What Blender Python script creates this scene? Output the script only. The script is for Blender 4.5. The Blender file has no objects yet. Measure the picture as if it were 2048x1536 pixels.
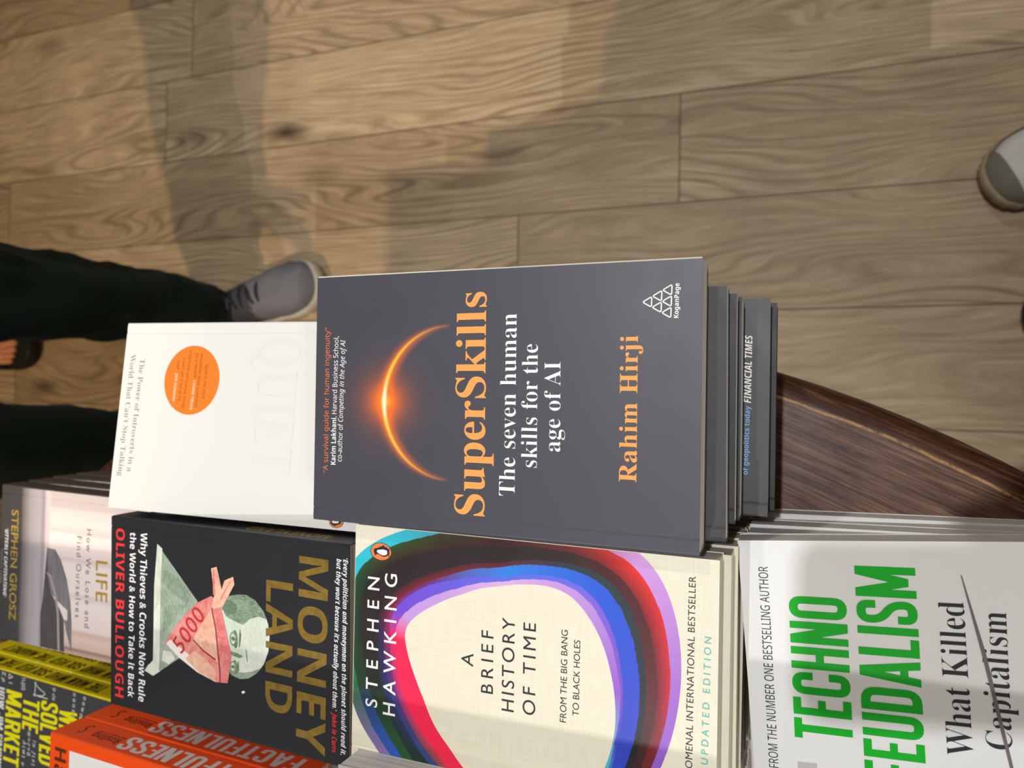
import bpy, bmesh, math, random
from mathutils import Matrix, Vector, noise as mnoise

random.seed(7)
S = bpy.context.scene
C = S.collection
R = math.radians
PI = math.pi

# ------------------------------------------------------------------ camera
N = Vector((576.0, 22.0, 1450.0)).normalized()      # straight down, in the lens frame (right, down, forward)
ry = (Vector((-1, 0, 0)) - N * (-N.x)).normalized()
rz = -N
rx = ry.cross(rz)
CAM_Z = 1.25
M3 = Matrix((rx, ry, rz))
cam = bpy.data.cameras.new('camera')
cam.sensor_width = 36.0
cam.lens = 36.0 * 1450.0 / 2048.0
cam.clip_start = 0.02
cam.dof.use_dof = True
cam.dof.focus_distance = 0.37
cam.dof.aperture_fstop = 10.0
camo = bpy.data.objects.new('camera', cam)
C.objects.link(camo)
cr, cu, cb = M3 @ Vector((1, 0, 0)), M3 @ Vector((0, -1, 0)), M3 @ Vector((0, 0, -1))
camo.matrix_world = Matrix(((cr.x, cu.x, cb.x, 0), (cr.y, cu.y, cb.y, 0), (cr.z, cu.z, cb.z, CAM_Z), (0, 0, 0, 1)))
S.camera = camo

# ------------------------------------------------------------------ light and exposure
S.view_settings.view_transform = 'Standard'
S.view_settings.look = 'None'
S.view_settings.exposure = -0.08
S.view_settings.gamma = 1.0
S.view_settings.use_curve_mapping = False
W = bpy.data.worlds.new('shop_ambient')
S.world = W
W.use_nodes = True
W.node_tree.nodes['Background'].inputs[0].default_value = (1.0, 0.87, 0.68, 1)
W.node_tree.nodes['Background'].inputs[1].default_value = 0.20


def lamp(name, loc, target, power, size, col, spot=None, blend=0.3):
    if spot:
        l = bpy.data.lights.new(name, 'SPOT')
        l.spot_size = R(spot)
        l.spot_blend = blend
        l.shadow_soft_size = size
    else:
        l = bpy.data.lights.new(name, 'AREA')
        l.shape = 'DISK'
        l.size = size
    l.energy = power
    l.color = col
    o = bpy.data.objects.new(name, l)
    C.objects.link(o)
    o.location = loc
    o.rotation_euler = (Vector(target) - Vector(loc)).to_track_quat('-Z', 'Y').to_euler()
    return o


# two heads on one ceiling track to the left of the table, and a downlight over its near edge
lamp('track_spotlight', (-1.75, 0.60, 3.27), (0.02, 0.10, 0.85), 112, 0.007, (1.0, 0.98, 0.96), 40, 0.5)
lamp('track_spotlight', (-1.75, 0.85, 3.27), (0.74, 1.36, 0.0), 205, 0.03, (1.0, 0.70, 0.38), 34, 0.5)
lamp('overhead_spot', (0.42, 0.06, 3.15), (0.10, 0.08, 0.5), 116, 0.03, (0.97, 0.98, 1.0), 76, 0.75)
lamp('overhead_spot', (-1.20, -1.90, 3.15), (0.10, 0.10, 0.5), 55, 0.15, (1.0, 0.98, 0.95), 50, 0.6)  # added fill to brighten page edges facing the near side

# spot from the right, then an added soft fill behind, no window there
lamp('track_spotlight', (2.5, 0.95, 3.05), (-0.05, 0.28, 0.85), 92, 0.06, (1.0, 0.98, 0.95), 36, 0.5)
lamp('added_rear_fill', (-2.8, -3.6, 1.75), (0.0, 0.2, 0.8), 62, 1.8, (0.97, 0.99, 1.0))

# ------------------------------------------------------------------ materials


def srgb(h):
    if isinstance(h, str):
        v = [int(h[i:i + 2], 16) / 255 for i in (0, 2, 4)]
    else:
        v = h
    return tuple((c / 12.92 if c <= 0.04045 else ((c + 0.055) / 1.055) ** 2.4) for c in v) + (1.0,)


class NT:
    def __init__(self, name):
        self.m = bpy.data.materials.new(name)
        self.m.use_nodes = True
        self.t = self.m.node_tree
        self.b = self.t.nodes['Principled BSDF']

    def n(self, typ, **kw):
        o = self.t.nodes.new(typ)
        for k, v in kw.items():
            setattr(o, k, v)
        return o

    def lk(self, a, b):
        self.t.links.new(a, b)

    def setin(self, sock, v):
        if isinstance(v, (int, float, tuple)):
            sock.default_value = v
        else:
            self.lk(v, sock)

    def math(self, op, a, b=0.0, c=0.0, clamp=False):
        o = self.n('ShaderNodeMath', operation=op)
        o.use_clamp = clamp
        self.setin(o.inputs[0], a)
        self.setin(o.inputs[1], b)
        if op in ('MULTIPLY_ADD', 'SMOOTH_MIN', 'WRAP', 'COMPARE'):
            self.setin(o.inputs[2], c)
        return o.outputs[0]

    def mix(self, f, a, b, blend='MIX'):
        o = self.n('ShaderNodeMix', data_type='RGBA', blend_type=blend)
        self.setin(o.inputs[0], f)
        self.setin(o.inputs[6], a)
        self.setin(o.inputs[7], b)
        return o.outputs[2]

    def obj(self):
        return self.n('ShaderNodeTexCoord').outputs['Object']

    def sep(self, v):
        o = self.n('ShaderNodeSeparateXYZ')
        self.lk(v, o.inputs[0])
        return o.outputs

    def comb(self, x, y, z):
        o = self.n('ShaderNodeCombineXYZ')
        for i, v in enumerate((x, y, z)):
            self.setin(o.inputs[i], v)
        return o.outputs[0]

    def noise(self, vec, scale, detail=3.0, rough=0.5, dist=0.0):
        o = self.n('ShaderNodeTexNoise')
        self.setin(o.inputs['Vector'], vec)
        o.inputs['Scale'].default_value = scale
        o.inputs['Detail'].default_value = detail
        o.inputs['Roughness'].default_value = rough
        o.inputs['Distortion'].default_value = dist
        return o.outputs[0]

    def ramp(self, f, stops, interp='LINEAR'):
        o = self.n('ShaderNodeValToRGB')
        self.setin(o.inputs[0], f)
        cr = o.color_ramp
        cr.interpolation = interp
        while len(cr.elements) > 1:
            cr.elements.remove(cr.elements[-1])
        cr.elements[0].position = stops[0][0]
        cr.elements[0].color = stops[0][1]
        for p, c in stops[1:]:
            e = cr.elements.new(p)
            e.color = c
        return o.outputs[0]

    def bump(self, h, strength, dist):
        o = self.n('ShaderNodeBump')
        o.inputs['Strength'].default_value = strength
        o.inputs['Distance'].default_value = dist
        self.lk(h, o.inputs['Height'])
        self.lk(o.outputs[0], self.b.inputs['Normal'])

    def fin(self, col=None, rough=None, spec=None, metal=None):
        if col is not None:
            self.setin(self.b.inputs['Base Color'], col)
        if rough is not None:
            self.setin(self.b.inputs['Roughness'], rough)
        if spec is not None:
            self.b.inputs['Specular IOR Level'].default_value = spec
        if metal is not None:
            self.b.inputs['Metallic'].default_value = metal
        return self.m


def card(name, hexc, rough=0.45, spec=0.35, grain=0.04, gscale=900.0):
    """printed, laminated card with a faint grain"""
    k = NT(name)
    c = srgb(hexc)
    o = k.obj()
    f = k.noise(o, gscale, 2.0)
    col = k.mix(f, tuple(x * (1 - grain) for x in c[:3]) + (1,), tuple(min(1, x * (1 + grain)) for x in c[:3]) + (1,))
    r = k.math('MULTIPLY_ADD', k.noise(o, 60.0, 4.0), 0.16, rough - 0.08)
    return k.fin(col, r, spec)


def pages(name, a, b):
    """page block: hundreds of thin sheet edges"""
    k = NT(name)
    o = k.sep(k.obj())
    n1 = k.noise(k.comb(k.math('MULTIPLY', o[0], 3.0), k.math('MULTIPLY', o[1], 3.0), k.math('MULTIPLY', o[2], 2600.0)), 1.0, 2.0)
    n2 = k.noise(k.comb(k.math('MULTIPLY', o[0], 8.0), k.math('MULTIPLY', o[1], 8.0), k.math('MULTIPLY', o[2], 500.0)), 1.0, 2.0)
    f = k.math('ADD', k.math('MULTIPLY', n1, 0.6), k.math('MULTIPLY', n2, 0.4))
    col = k.ramp(f, [(0.32, srgb(b)), (0.6, srgb(a))])
    k.bump(n1, 0.4, 0.0004)
    return k.fin(col, 0.85, 0.1)


def flat(name, hexc, rough=0.5, spec=0.3, metal=0.0):
    k = NT(name)
    c = srgb(hexc)
    f = k.noise(k.obj(), 420.0, 3.0)
    col = k.mix(f, tuple(x * 0.95 for x in c[:3]) + (1,), tuple(min(1, x * 1.05) for x in c[:3]) + (1,))
    return k.fin(col, rough, spec, metal)


INK = {
    'w': flat('ink_white', 'F4F2F0'), 'or': flat('ink_orange', 'F7A556'), 'or2': flat('ink_deep_orange', 'E97B45'),
    'gr': flat('ink_soft_grey', '9E9D97'), 'br': flat('ink_brown', '9A5A1E'), 'cr': flat('ink_cream', 'FBDDBB'),
    'emb': flat('varnish_white', 'EAE9E3', 0.4, 0.4), 'rd': flat('ink_red', 'F03A3C'), 'bk': flat('ink_black', '2A2C30'),
    'teal': flat('ink_teal', '66BDB4'), 'dg': flat('ink_dark_grey', '6F6A6C'), 'ye': flat('ink_yellow', 'FFF200'),
    'brn': flat('ink_dark_brown', '5E2A10'), 'green': flat('ink_green', '07AF22'), 'lb': flat('ink_light_blue', '7FB2E6'),
    'silver': flat('ink_silver_grey', 'DEDCDA', 0.4), 'spk': flat('ink_spine_black', '2E2A08'),
    'pen': flat('ink_emblem_orange', 'F08245'), 'box': flat('ink_pale_grey', 'BEBDBB'), 'pale': flat('ink_pale_green', 'DCE3D6'),
}


def foil(name, h):
    k = NT(name)
    o = k.obj()
    f = k.noise(o, 260.0, 5.0, 0.7)
    g = k.noise(o, 45.0, 3.0)
    c = srgb(h)
    col = k.mix(k.math('MULTIPLY_ADD', f, 1.6, -0.3, True), tuple(x * 0.62 for x in c[:3]) + (1,), tuple(min(1, x * 1.4) for x in c[:3]) + (1,))
    k.bump(f, 0.15, 0.0004)
    return k.fin(col, k.math('MULTIPLY_ADD', g, 0.3, 0.3), 0.5, 0.35)


INK['gold'] = foil('gold_foil', '927631')
INK['gold2'] = foil('pale_gold_foil', 'D2B148')

PAGE_WARM = pages('page_edges_warm', 'EAE2D4', 'B7AD9F')
PAGE_GREY = pages('page_edges_grey', 'E6E3DD', 'BAB6B0')
PAGE_WHITE = pages('page_edges_white', 'E6E4DE', 'B9B6B0')

# ------------------------------------------------------------------ object helpers


def tag(o, label=None, cat=None, group=None, kind=None):
    if label:
        o['label'] = label
    if cat:
        o['category'] = cat
    if group:
        o['group'] = group
    if kind:
        o['kind'] = kind
    return o


def link(name, me, mats=(), parent=None, smooth=False):
    for m in mats:
        me.materials.append(m)
    if smooth:
        for p in me.polygons:
            p.use_smooth = True
    o = bpy.data.objects.new(name, me)
    C.objects.link(o)
    if parent is not None:
        o.parent = parent
    return o


def from_bm(name, bm, mats=(), parent=None, smooth=False):
    me = bpy.data.meshes.new(name)
    bm.normal_update()
    bm.to_mesh(me)
    bm.free()
    return link(name, me, mats, parent, smooth)


def from_py(name, vs, fs, mats=(), parent=None, smooth=False):
    me = bpy.data.meshes.new(name)
    me.from_pydata(vs, [], fs)
    me.update()
    return link(name, me, mats, parent, smooth)


def empty(name, loc, rot=(0, 0, 0), mode='XYZ'):
    o = bpy.data.objects.new(name, None)
    o.empty_display_size = 0.02
    o.rotation_mode = mode
    o.location = loc
    o.rotation_euler = rot
    C.objects.link(o)
    return o


def dup(root, label=None):
    r = root.copy()
    C.objects.link(r)
    if label:
        r['label'] = label
    for ch in list(root.children):
        c = ch.copy()
        C.objects.link(c)
        c.parent = r
        for g in list(ch.children):
            d = g.copy()
            C.objects.link(d)
            d.parent = c
    return r


# ------------------------------------------------------------------ lettering


def rep(s, up, lo, digit=None):
    o = ''
    for ch in s:
        if 'A' <= ch <= 'Z':
            o += chr(up + ord(ch) - 65)
        elif 'a' <= ch <= 'z':
            o += chr(lo + ord(ch) - 97) if not (lo == 0x1D44E and ch == 'h') else '\u210E'
        else:
            o += ch
    return o


STY = {
    'serif': (lambda s: rep(s, 0x1D400, 0x1D41A), 0.0), 'serif-': (lambda s: rep(s, 0x1D400, 0x1D41A), -0.010),
    'sb': (lambda s: rep(s, 0x1D5D4, 0x1D5EE), 0.0), 'si': (lambda s: rep(s, 0x1D608, 0x1D622), 0.0),
    'sbi': (lambda s: rep(s, 0x1D63C, 0x1D656), 0.0), 'ss': (lambda s: rep(s, 0x1D5A0, 0x1D5BA), 0.0),
    'sr': (lambda s: s, 0.0), 'sr+': (lambda s: s, 0.008),
}


def font_mesh(s, style, sc=1.0):
    f, off = STY[style]
    c = bpy.data.curves.new('lettering', 'FONT')
    c.body = f(s)
    c.offset = off
    c.space_character = sc
    c.resolution_u = 6
    o = bpy.data.objects.new('lettering', c)
    C.objects.link(o)
    dg = bpy.context.evaluated_depsgraph_get()
    me = bpy.data.meshes.new_from_object(o.evaluated_get(dg))
    vs = [tuple(v.co) for v in me.vertices]
    fs = [tuple(p.vertices) for p in me.polygons]
    bpy.data.objects.remove(o)
    bpy.data.curves.remove(c)
    bpy.data.meshes.remove(me)
    return vs, fs


CAPH = {}


def bbx(vs, i):
    return min(v[i] for v in vs), max(v[i] for v in vs)


def letters(s, style, length, cap, asp=1.0):
    """outline faces of a line of text, baseline from x=0 to length, capitals cap high"""
    if style == 'cond':
        vs, fs = cond(s)
        x1 = bbx(vs, 0)[1]
        return [(v[0] * length / x1, v[1] * cap, v[2]) for v in vs], fs
    if style not in CAPH:
        v, f = font_mesh('H', style)
        CAPH[style] = bbx(v, 1)[1] or 0.7
    sy = cap / CAPH[style]
    v1, f1 = font_mesh(s, style)
    a, b = bbx(v1, 0)
    w1 = b - a
    sc = 1.0
    if len(s) > 2 and length / (w1 * sy) > 1.06:
        v2, f2 = font_mesh(s, style, 2.0)
        a2, b2 = bbx(v2, 0)
        k = (b2 - a2) - w1
        sc = 1.0 + (length / (sy * 1.03) - w1) / k
        sc = min(max(sc, 1.0), 3.2)
        v1, f1 = font_mesh(s, style, sc)
        a, b = bbx(v1, 0)
    sx = length / (b - a)
    return [((v[0] - a) * sx, v[1] * sy, 0.0) for v in v1], f1


def offset_line(pts, w, closed=False):
    n = len(pts)
    L, Rr = [], []
    for i in range(n):
        p = Vector(pts[i])
        a = Vector(pts[i - 1]) if (i > 0 or closed) else None
        b = Vector(pts[(i + 1) % n]) if (i < n - 1 or closed) else None
        d1 = (p - a).normalized() if a is not None else None
        d2 = (b - p).normalized() if b is not None else None
        d1 = d1 or d2
        d2 = d2 or d1
        n1 = Vector((-d1.y, d1.x))
        n2 = Vector((-d2.y, d2.x))
        m = (n1 + n2)
        m = m.normalized() if m.length > 1e-6 else n1
        k = w / max(0.35, m.dot(n1))
        L.append(tuple(p + m * k))
        Rr.append(tuple(p - m * k))
    return L, Rr


def rounded(pts, r, closed=False, seg=5):
    out = []
    n = len(pts)
    for i in range(n):
        if not closed and i in (0, n - 1):
            out.append(tuple(pts[i]))
            continue
        p = Vector(pts[i])
        a = (Vector(pts[i - 1]) - p)
        b = (Vector(pts[(i + 1) % n]) - p)
        rr = min(r, a.length * 0.49, b.length * 0.49)
        p0 = p + a.normalized() * rr
        p2 = p + b.normalized() * rr
        for k in range(seg + 1):
            t = k / seg
            out.append(tuple(p0 * (1 - t) ** 2 + p * 2 * t * (1 - t) + p2 * t * t))
    return out


def cond_glyph(ch, s=0.155):
    h = s / 2
    P = []

    def line(pts, closed=False, r=0.0):
        if r:
            pts = rounded(pts, r, closed)
        L, Q = offset_line(pts, h, closed)
        n = len(pts)
        for i in range(n if closed else n - 1):
            j = (i + 1) % n
            P.append([L[i], Q[i], Q[j], L[j]])

    def para(x0, y0, x1, y1, w=s):
        P.append([(x0 - w / 2, y0), (x0 + w / 2, y0), (x1 + w / 2, y1), (x1 - w / 2, y1)])

    def rect(a, b, c, d):
        P.append([(a, b), (c, b), (c, d), (a, d)])
    w = 0.46
    r = 0.2
    if ch in 'OQ0':
        line([(h, h), (w - h, h), (w - h, 1 - h), (h, 1 - h)], True, r)
    elif ch == 'C' or ch == 'G':
        line([(w - h, 0.64), (w - h, 1 - h), (h, 1 - h), (h, h), (w - h, h), (w - h, 0.36)], False, r)
        if ch == 'G':
            rect(w * 0.5, 0.36, w, 0.36 + s * 0.8)
    elif ch == 'D':
        line([(0.0, h), (w - h, h), (w - h, 1 - h), (0.0, 1 - h)], False, r)
        rect(0, h, s, 1 - h)
    elif ch == 'U':
        line([(h, 1), (h, h), (w - h, h), (w - h, 1)], False, r)
    elif ch == 'J':
        line([(w - h, 1), (w - h, h), (h, h), (h, 0.34)], False, r)
    elif ch == 'S':
        line([(w - h, 0.68), (w - h, 1 - h), (h, 1 - h), (h, 0.60), (w - h, 0.40), (w - h, h), (h, h), (h, 0.32)], False, 0.17)
    elif ch in 'EFL':
        w = 0.36
        rect(0, 0, s, 1)
        if ch in 'EF':
            rect(s, 1 - s * 0.9, w, 1)
            rect(s, 0.5 - s * 0.42, w * 0.9, 0.5 + s * 0.42)
        if ch in 'EL':
            rect(s, 0, w, s * 0.9)
    elif ch == 'T':
        w = 0.42
        rect(w / 2 - h, 0, w / 2 + h, 1 - s * 0.9)
        rect(0, 1 - s * 0.9, w, 1)
    elif ch == 'H':
        rect(0, 0, s, 1)
        rect(w - s, 0, w, 1)
        rect(s, 0.5 - s * 0.45, w - s, 0.5 + s * 0.45)
    elif ch == 'I':
        w = s
        rect(0, 0, s, 1)
    elif ch == 'N':
        rect(0, 0, s * 0.95, 1)
        rect(w - s * 0.95, 0, w, 1)
        para(s * 0.6, 1, w - s * 0.6, 0, s * 1.15)
    elif ch == 'M':
        w = 0.62
        rect(0, 0, s, 1)
        rect(w - s, 0, w, 1)
        para(s * 0.6, 1, w / 2, 0.12, s)
        para(w - s * 0.6, 1, w / 2, 0.12, s)
    elif ch == 'A':
        w = 0.5
        para(h, 0, w / 2 - s * 0.12, 1)
        para(w - h, 0, w / 2 + s * 0.12, 1)
        rect(w * 0.27, 0.2, w * 0.73, 0.2 + s * 0.85)
    elif ch == 'W':
        w = 0.74
        para(h, 1, w * 0.27, 0)
        para(w / 2, 1, w * 0.27, 0)
        para(w / 2, 1, w * 0.73, 0)
        para(w - h, 1, w * 0.73, 0)
    elif ch == 'V':
        w = 0.5
        para(h, 1, w / 2, 0)
        para(w - h, 1, w / 2, 0)
    elif ch == 'Y':
        para(h, 1, w / 2, 0.42)
        para(w - h, 1, w / 2, 0.42)
        rect(w / 2 - h, 0, w / 2 + h, 0.45)
    elif ch == 'K':
        rect(0, 0, s, 1)
        para(s * 0.9, 0.38, w - h, 1)
        para(w * 0.46, 0.55, w - h + 0.01, 0)
    elif ch in 'RPB':
        rect(0, 0, s, 1)
        line([(s, 1 - h), (w - h, 1 - h), (w - h, 0.5), (s, 0.5)], False, 0.16)
        if ch == 'R':
            para(w * 0.55, 0.5, w - h, 0)
        if ch == 'B':
            line([(s, 0.5), (w - h, 0.5), (w - h, h), (s, h)], False, 0.16)
    elif ch == ' ':
        w = 0.2
    else:
        rect(0, 0, w, 0.5)
    return P, w


def cond(s):
    vs, fs = [], []
    x = 0.0
    for ch in s:
        P, w = cond_glyph(ch)
        for q in P:
            i = len(vs)
            vs += [(p[0] + x, p[1], (len(fs) % 6) * 1.2e-5) for p in q]
            fs.append(tuple(range(i, i + len(q))))
        x += w + 0.075
    return vs, fs


def print_lines(name, parent, T, rows, dz=0.00012):
    """rows of lettering printed on a cover: (text, style, start mm, end mm, cap mm, ink)"""
    vs, fs, mi = [], [], []
    mats = []
    for s, st, a, e, cap, ink in rows:
        if INK[ink] not in mats:
            mats.append(INK[ink])
        k = mats.index(INK[ink])
        A = Vector(a) / 1000
        E2 = Vector(e) / 1000
        d = (E2 - A)
        ln = d.length
        d.normalize()
        nn = Vector((-d.y, d.x))
        v, f = letters(s, st, ln, cap / 1000)
        i = len(vs)
        for x, y, zz in v:
            q = A + d * x + nn * y
            vs.append((q.x, q.y, T + dz + zz))
        for g in f:
            fs.append(tuple(j + i for j in g))
            mi.append(k)
    o = from_py(name, vs, fs, mats, parent)
    for p, k in zip(o.data.polygons, mi):
        p.material_index = k
    fix_up(o)
    return o


def fix_up(o):
    bm = bmesh.new()
    bm.from_mesh(o.data)
    for f in bm.faces:
        f.normal_update()
        if f.normal.z < 0:
            f.normal_flip()
    bm.to_mesh(o.data)
    bm.free()


def print_spine(name, parent, text, style, v0, v1, z0, cap, ink):
    """lettering along a spine (local x = 0 face), running from the head of the book to its foot"""
    v, f = letters(text, style, abs(v1 - v0) / 1000, cap / 1000)
    vs = [(-0.00012 - zz, v0 / 1000 - x, z0 / 1000 + y) for x, y, zz in v]
    return from_py(name, vs, f, [INK[ink]], parent)


def poly(name, parent, z, polys, mats=None):
    """flat printed shapes: list of (points in mm, material)"""
    vs, fs, ms, mi = [], [], [], []
    for pts, m in polys:
        if m not in ms:
            ms.append(m)
        i = len(vs)
        vs += [(p[0] / 1000, p[1] / 1000, z + 0.00002 * len(fs) * 0.5) for p in pts]
        fs.append(tuple(range(i, i + len(pts))))
        mi.append(ms.index(m))
    o = from_py(name, vs, fs, ms, parent)
    for p, k in zip(o.data.polygons, mi):
        p.material_index = k
    bm = bmesh.new()
    bm.from_mesh(o.data)
    bmesh.ops.triangulate(bm, faces=[f for f in bm.faces if len(f.verts) > 4])
    bm.to_mesh(o.data)
    bm.free()
    fix_up(o)
    return o


def ell(cx, cy, rx_, ry_, n=40, rot=0.0):
    o = []
    for i in range(n):
        a = 2 * PI * i / n
        x, y = rx_ * math.cos(a), ry_ * math.sin(a)
        o.append((cx + x * math.cos(rot) - y * math.sin(rot), cy + x * math.sin(rot) + y * math.cos(rot)))
    return o


# ------------------------------------------------------------------ books


def book_parts(root, Wd, L, T, cover_m, page_m, spine_m=None, crease=0.007, curl=0.0, trim=0.0004):
    """paperback: wrap-round cover and page block. x = spine to fore-edge, y = foot to head, z up"""
    t = 0.00045
    r = 0.0012
    path = [(Wd, 0.0)]
    path += [(Wd * 0.5, 0.0), (r, 0.0)]
    for k in range(1, 5):
        a = PI / 2 * k / 4
        path.append((r - r * math.sin(a), r - r * math.cos(a)))
    for k in range(0, 5):
        a = PI / 2 * k / 4
        path.append((r - r * math.cos(a), T - r + r * math.sin(a)))
    ntop = len(path)
    if crease:
        path += [(crease - 0.0009, T), (crease, T - 0.0004), (crease + 0.0009, T)]
    path += [(Wd * f, T) for f in (0.25, 0.45, 0.6, 0.7, 0.8, 0.88, 0.94, 1.0)]
    L2 = []
    for i, p in enumerate(path):
        a = Vector(path[max(0, i - 1)])
        b = Vector(path[min(len(path) - 1, i + 1)])
        d = (b - a).normalized()
        q = Vector(p) + Vector((d.y, -d.x)) * t        # inward: path runs clockwise seen from the foot
        L2.append((q.x, q.y))
    bm = bmesh.new()
    ny = 8
    rings = []
    for j in range(ny + 1):
        y = L * j / ny
        ro = [bm.verts.new((p[0], y, p[1])) for p in path]
        ri = [bm.verts.new((p[0], y, p[1])) for p in L2]
        rings.append((ro, ri))
    n = len(path)
    for j in range(ny):
        a, b = rings[j], rings[j + 1]
        for i in range(n - 1):
            f1 = bm.faces.new((a[0][i], a[0][i + 1], b[0][i + 1], b[0][i]))
            bm.faces.new((a[1][i + 1], a[1][i], b[1][i], b[1][i + 1]))
            if spine_m and 2 <= i < ntop - 1:
                f1.material_index = 1
        for i in (0, n - 1):
            bm.faces.new((a[0][i], b[0][i], b[1][i], a[1][i]))
    for k in (0, ny):
        a = rings[k]
        for i in range(n - 1):
            bm.faces.new((a[0][i], a[0][i + 1], a[1][i + 1], a[1][i]))
    bmesh.ops.recalc_face_normals(bm, faces=bm.faces[:])
    cov = from_bm('cover', bm, [cover_m] + ([spine_m] if spine_m else []), root)
    x0, x1, y0, y1, z0, z1 = t, Wd - trim, trim, L - trim, t, T - t
    vs = [(x0, y0, z0), (x1, y0, z0), (x1, y1, z0), (x0, y1, z0), (x0, y0, z1), (x1, y0, z1), (x1, y1, z1), (x0, y1, z1)]
    fs = [(0, 3, 2, 1), (4, 5, 6, 7), (0, 1, 5, 4), (1, 2, 6, 5), (2, 3, 7, 6), (3, 0, 4, 7)]
    from_py('page_block', vs, fs, [page_m], root)
    return cov


def book(name, label, loc, yaw, Wd, L, T, cover_m, page_m, group=None, spine_m=None, pitch=0.0, roll=0.0, crease=0.007):
    """loc = spine/foot corner of the front cover plane (top)"""
    o = empty(name, (0, 0, 0), (R(pitch), R(roll), R(yaw)), 'YXZ')
    mt = Matrix.Rotation(R(yaw), 3, 'Z') @ Matrix.Rotation(R(pitch), 3, 'X') @ Matrix.Rotation(R(roll), 3, 'Y')
    o.location = Vector(loc) - mt @ Vector((0, 0, T))
    tag(o, label, 'book', group)
    cov = book_parts(o, Wd, L, T, cover_m, page_m, spine_m, crease)
    return o, cov


ORD = ['', 'topmost', 'second', 'third', 'fourth', 'fifth', 'sixth', 'seventh', 'eighth', 'ninth', 'tenth', 'eleventh']


def stack_under(proto, n, start, ztop, T, jit, lab, Wd, x_of=None):
    """copies of proto stacked below a top book"""
    for i in range(n):
        b = proto if i == 0 else dup(proto)
        dx, dy, dyaw = jit[i] if i < len(jit) else (random.uniform(-.0015, .0015), random.uniform(-.0015, .0015), random.uniform(-.6, .6))
        b['label'] = lab % ORD[start + i]
        b.location = (b_base[0] + dx, b_base[1] + dy, ztop - T * (i + 1))
        b.rotation_euler = (0, 0, R(b_base[2] + dyaw))


# ---------- cover materials
def eclipse_cover():
    """charcoal cover printed with a glowing orange arc, as on an eclipse photograph"""
    k = NT('charcoal_eclipse_cover')
    o = k.sep(k.obj())
    u = k.math('MULTIPLY', o[0], 1000.0)
    v = k.math('MULTIPLY', o[1], 1000.0)
    z = o[2]
    du = k.math('SUBTRACT', u, 66.6)
    dv = k.math('SUBTRACT', v, 125.2)
    rad = k.math('SQRT', k.math('ADD', k.math('MULTIPLY', du, du), k.math('MULTIPLY', dv, dv)))
    d = k.math('SUBTRACT', rad, 40.0)
    up = k.math('DIVIDE', k.math('SUBTRACT', dv, 1.0), 39.0, 0, True)             # 0 at the tips, 1 at the middle of the arc
    amp = k.math('POWER', up, 0.6)
    amp2 = k.math('POWER', up, 1.3)

    def gauss(x, w):
        q = k.math('DIVIDE', x, w)
        return k.math('EXPONENT', k.math('MULTIPLY', k.math('MULTIPLY', q, q), -1.0))
    inside = k.math('LESS_THAN', d, 0.0)
    wo = k.math('ADD', k.math('MULTIPLY', amp2, 2.4), 0.6)
    wi = k.math('ADD', k.math('MULTIPLY', amp2, 3.6), 1.0)
    wide = k.math('ADD', k.math('MULTIPLY', inside, wi), k.math('MULTIPLY', k.math('SUBTRACT', 1.0, inside), wo))
    halo = k.math('MULTIPLY', gauss(d, wide), amp)
    core = k.math('MULTIPLY', gauss(d, k.math('MULTIPLY_ADD', amp2, 0.75, 0.28)), amp)
    dg2 = k.math('SUBTRACT', v, 164.5)
    rg = k.math('SQRT', k.math('ADD', k.math('MULTIPLY', du, du), k.math('MULTIPLY', dg2, dg2)))
    glow = gauss(rg, 8.0)
    glow2 = gauss(rg, 3.0)
    glow3 = k.math('MULTIPLY', gauss(rg, 15.0), 0.35)
    base = srgb('44434D')
    ob = k.obj()
    # handling scuffs in the lamination
    sc = k.noise(k.comb(k.math('MULTIPLY', u, 0.02), k.math('MULTIPLY', v, 0.3), 0.0), 3.0, 5.0, 0.7, 1.5)
    scf = k.math('MULTIPLY', k.math('GREATER_THAN', sc, 0.71), 0.05)
    g = k.noise(ob, 1500.0, 2.0)
    c = k.mix(g, tuple(x * 0.93 for x in base[:3]) + (1,), tuple(x * 1.07 for x in base[:3]) + (1,))
    c = k.mix(scf, c, srgb('8A878C'))
    front = k.math('GREATER_THAN', z, 0.0192)
    f1 = k.math('MULTIPLY', front, k.math('MINIMUM', k.math('ADD', k.math('ADD', k.math('MULTIPLY', halo, 0.8), glow), glow3), 1.0))
    c = k.mix(k.math('MULTIPLY', f1, 0.95), c, srgb('F0701E'))
    f2 = k.math('MULTIPLY', front, k.math('MINIMUM', k.math('ADD', k.math('MULTIPLY', core, amp), k.math('MULTIPLY', glow2, 0.6)), 1.0))
    c = k.mix(f2, c, srgb('FFD23C'))
    f3 = k.math('MULTIPLY', front, k.math('MULTIPLY', core, k.math('POWER', glow, 1.0)))
    c = k.mix(f3, c, srgb('FFFBE0'))
    k.bump(k.noise(ob, 2500.0, 2.0), 0.05, 0.0002)
    return k.fin(c, k.math('MULTIPLY_ADD', k.noise(ob, 40.0, 4.0), 0.12, 0.40), 0.5)


def linen_cover():
    k = NT('cream_linen_cover')
    o = k.sep(k.obj())
    w1 = k.noise(k.comb(k.math('MULTIPLY', o[0], 1600.0), k.math('MULTIPLY', o[1], 60.0), 0.0), 1.0, 2.0)
    w2 = k.noise(k.comb(k.math('MULTIPLY', o[0], 60.0), k.math('MULTIPLY', o[1], 1600.0), 0.0), 1.0, 2.0)
    f = k.math('MULTIPLY', k.math('ADD', w1, w2), 0.5)
    c = k.ramp(f, [(0.3, srgb('E3DCC3')), (0.7, srgb('F1ECD9'))])
    k.bump(f, 0.1, 0.0003)
    return k.fin(c, 0.5, 0.35)


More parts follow.
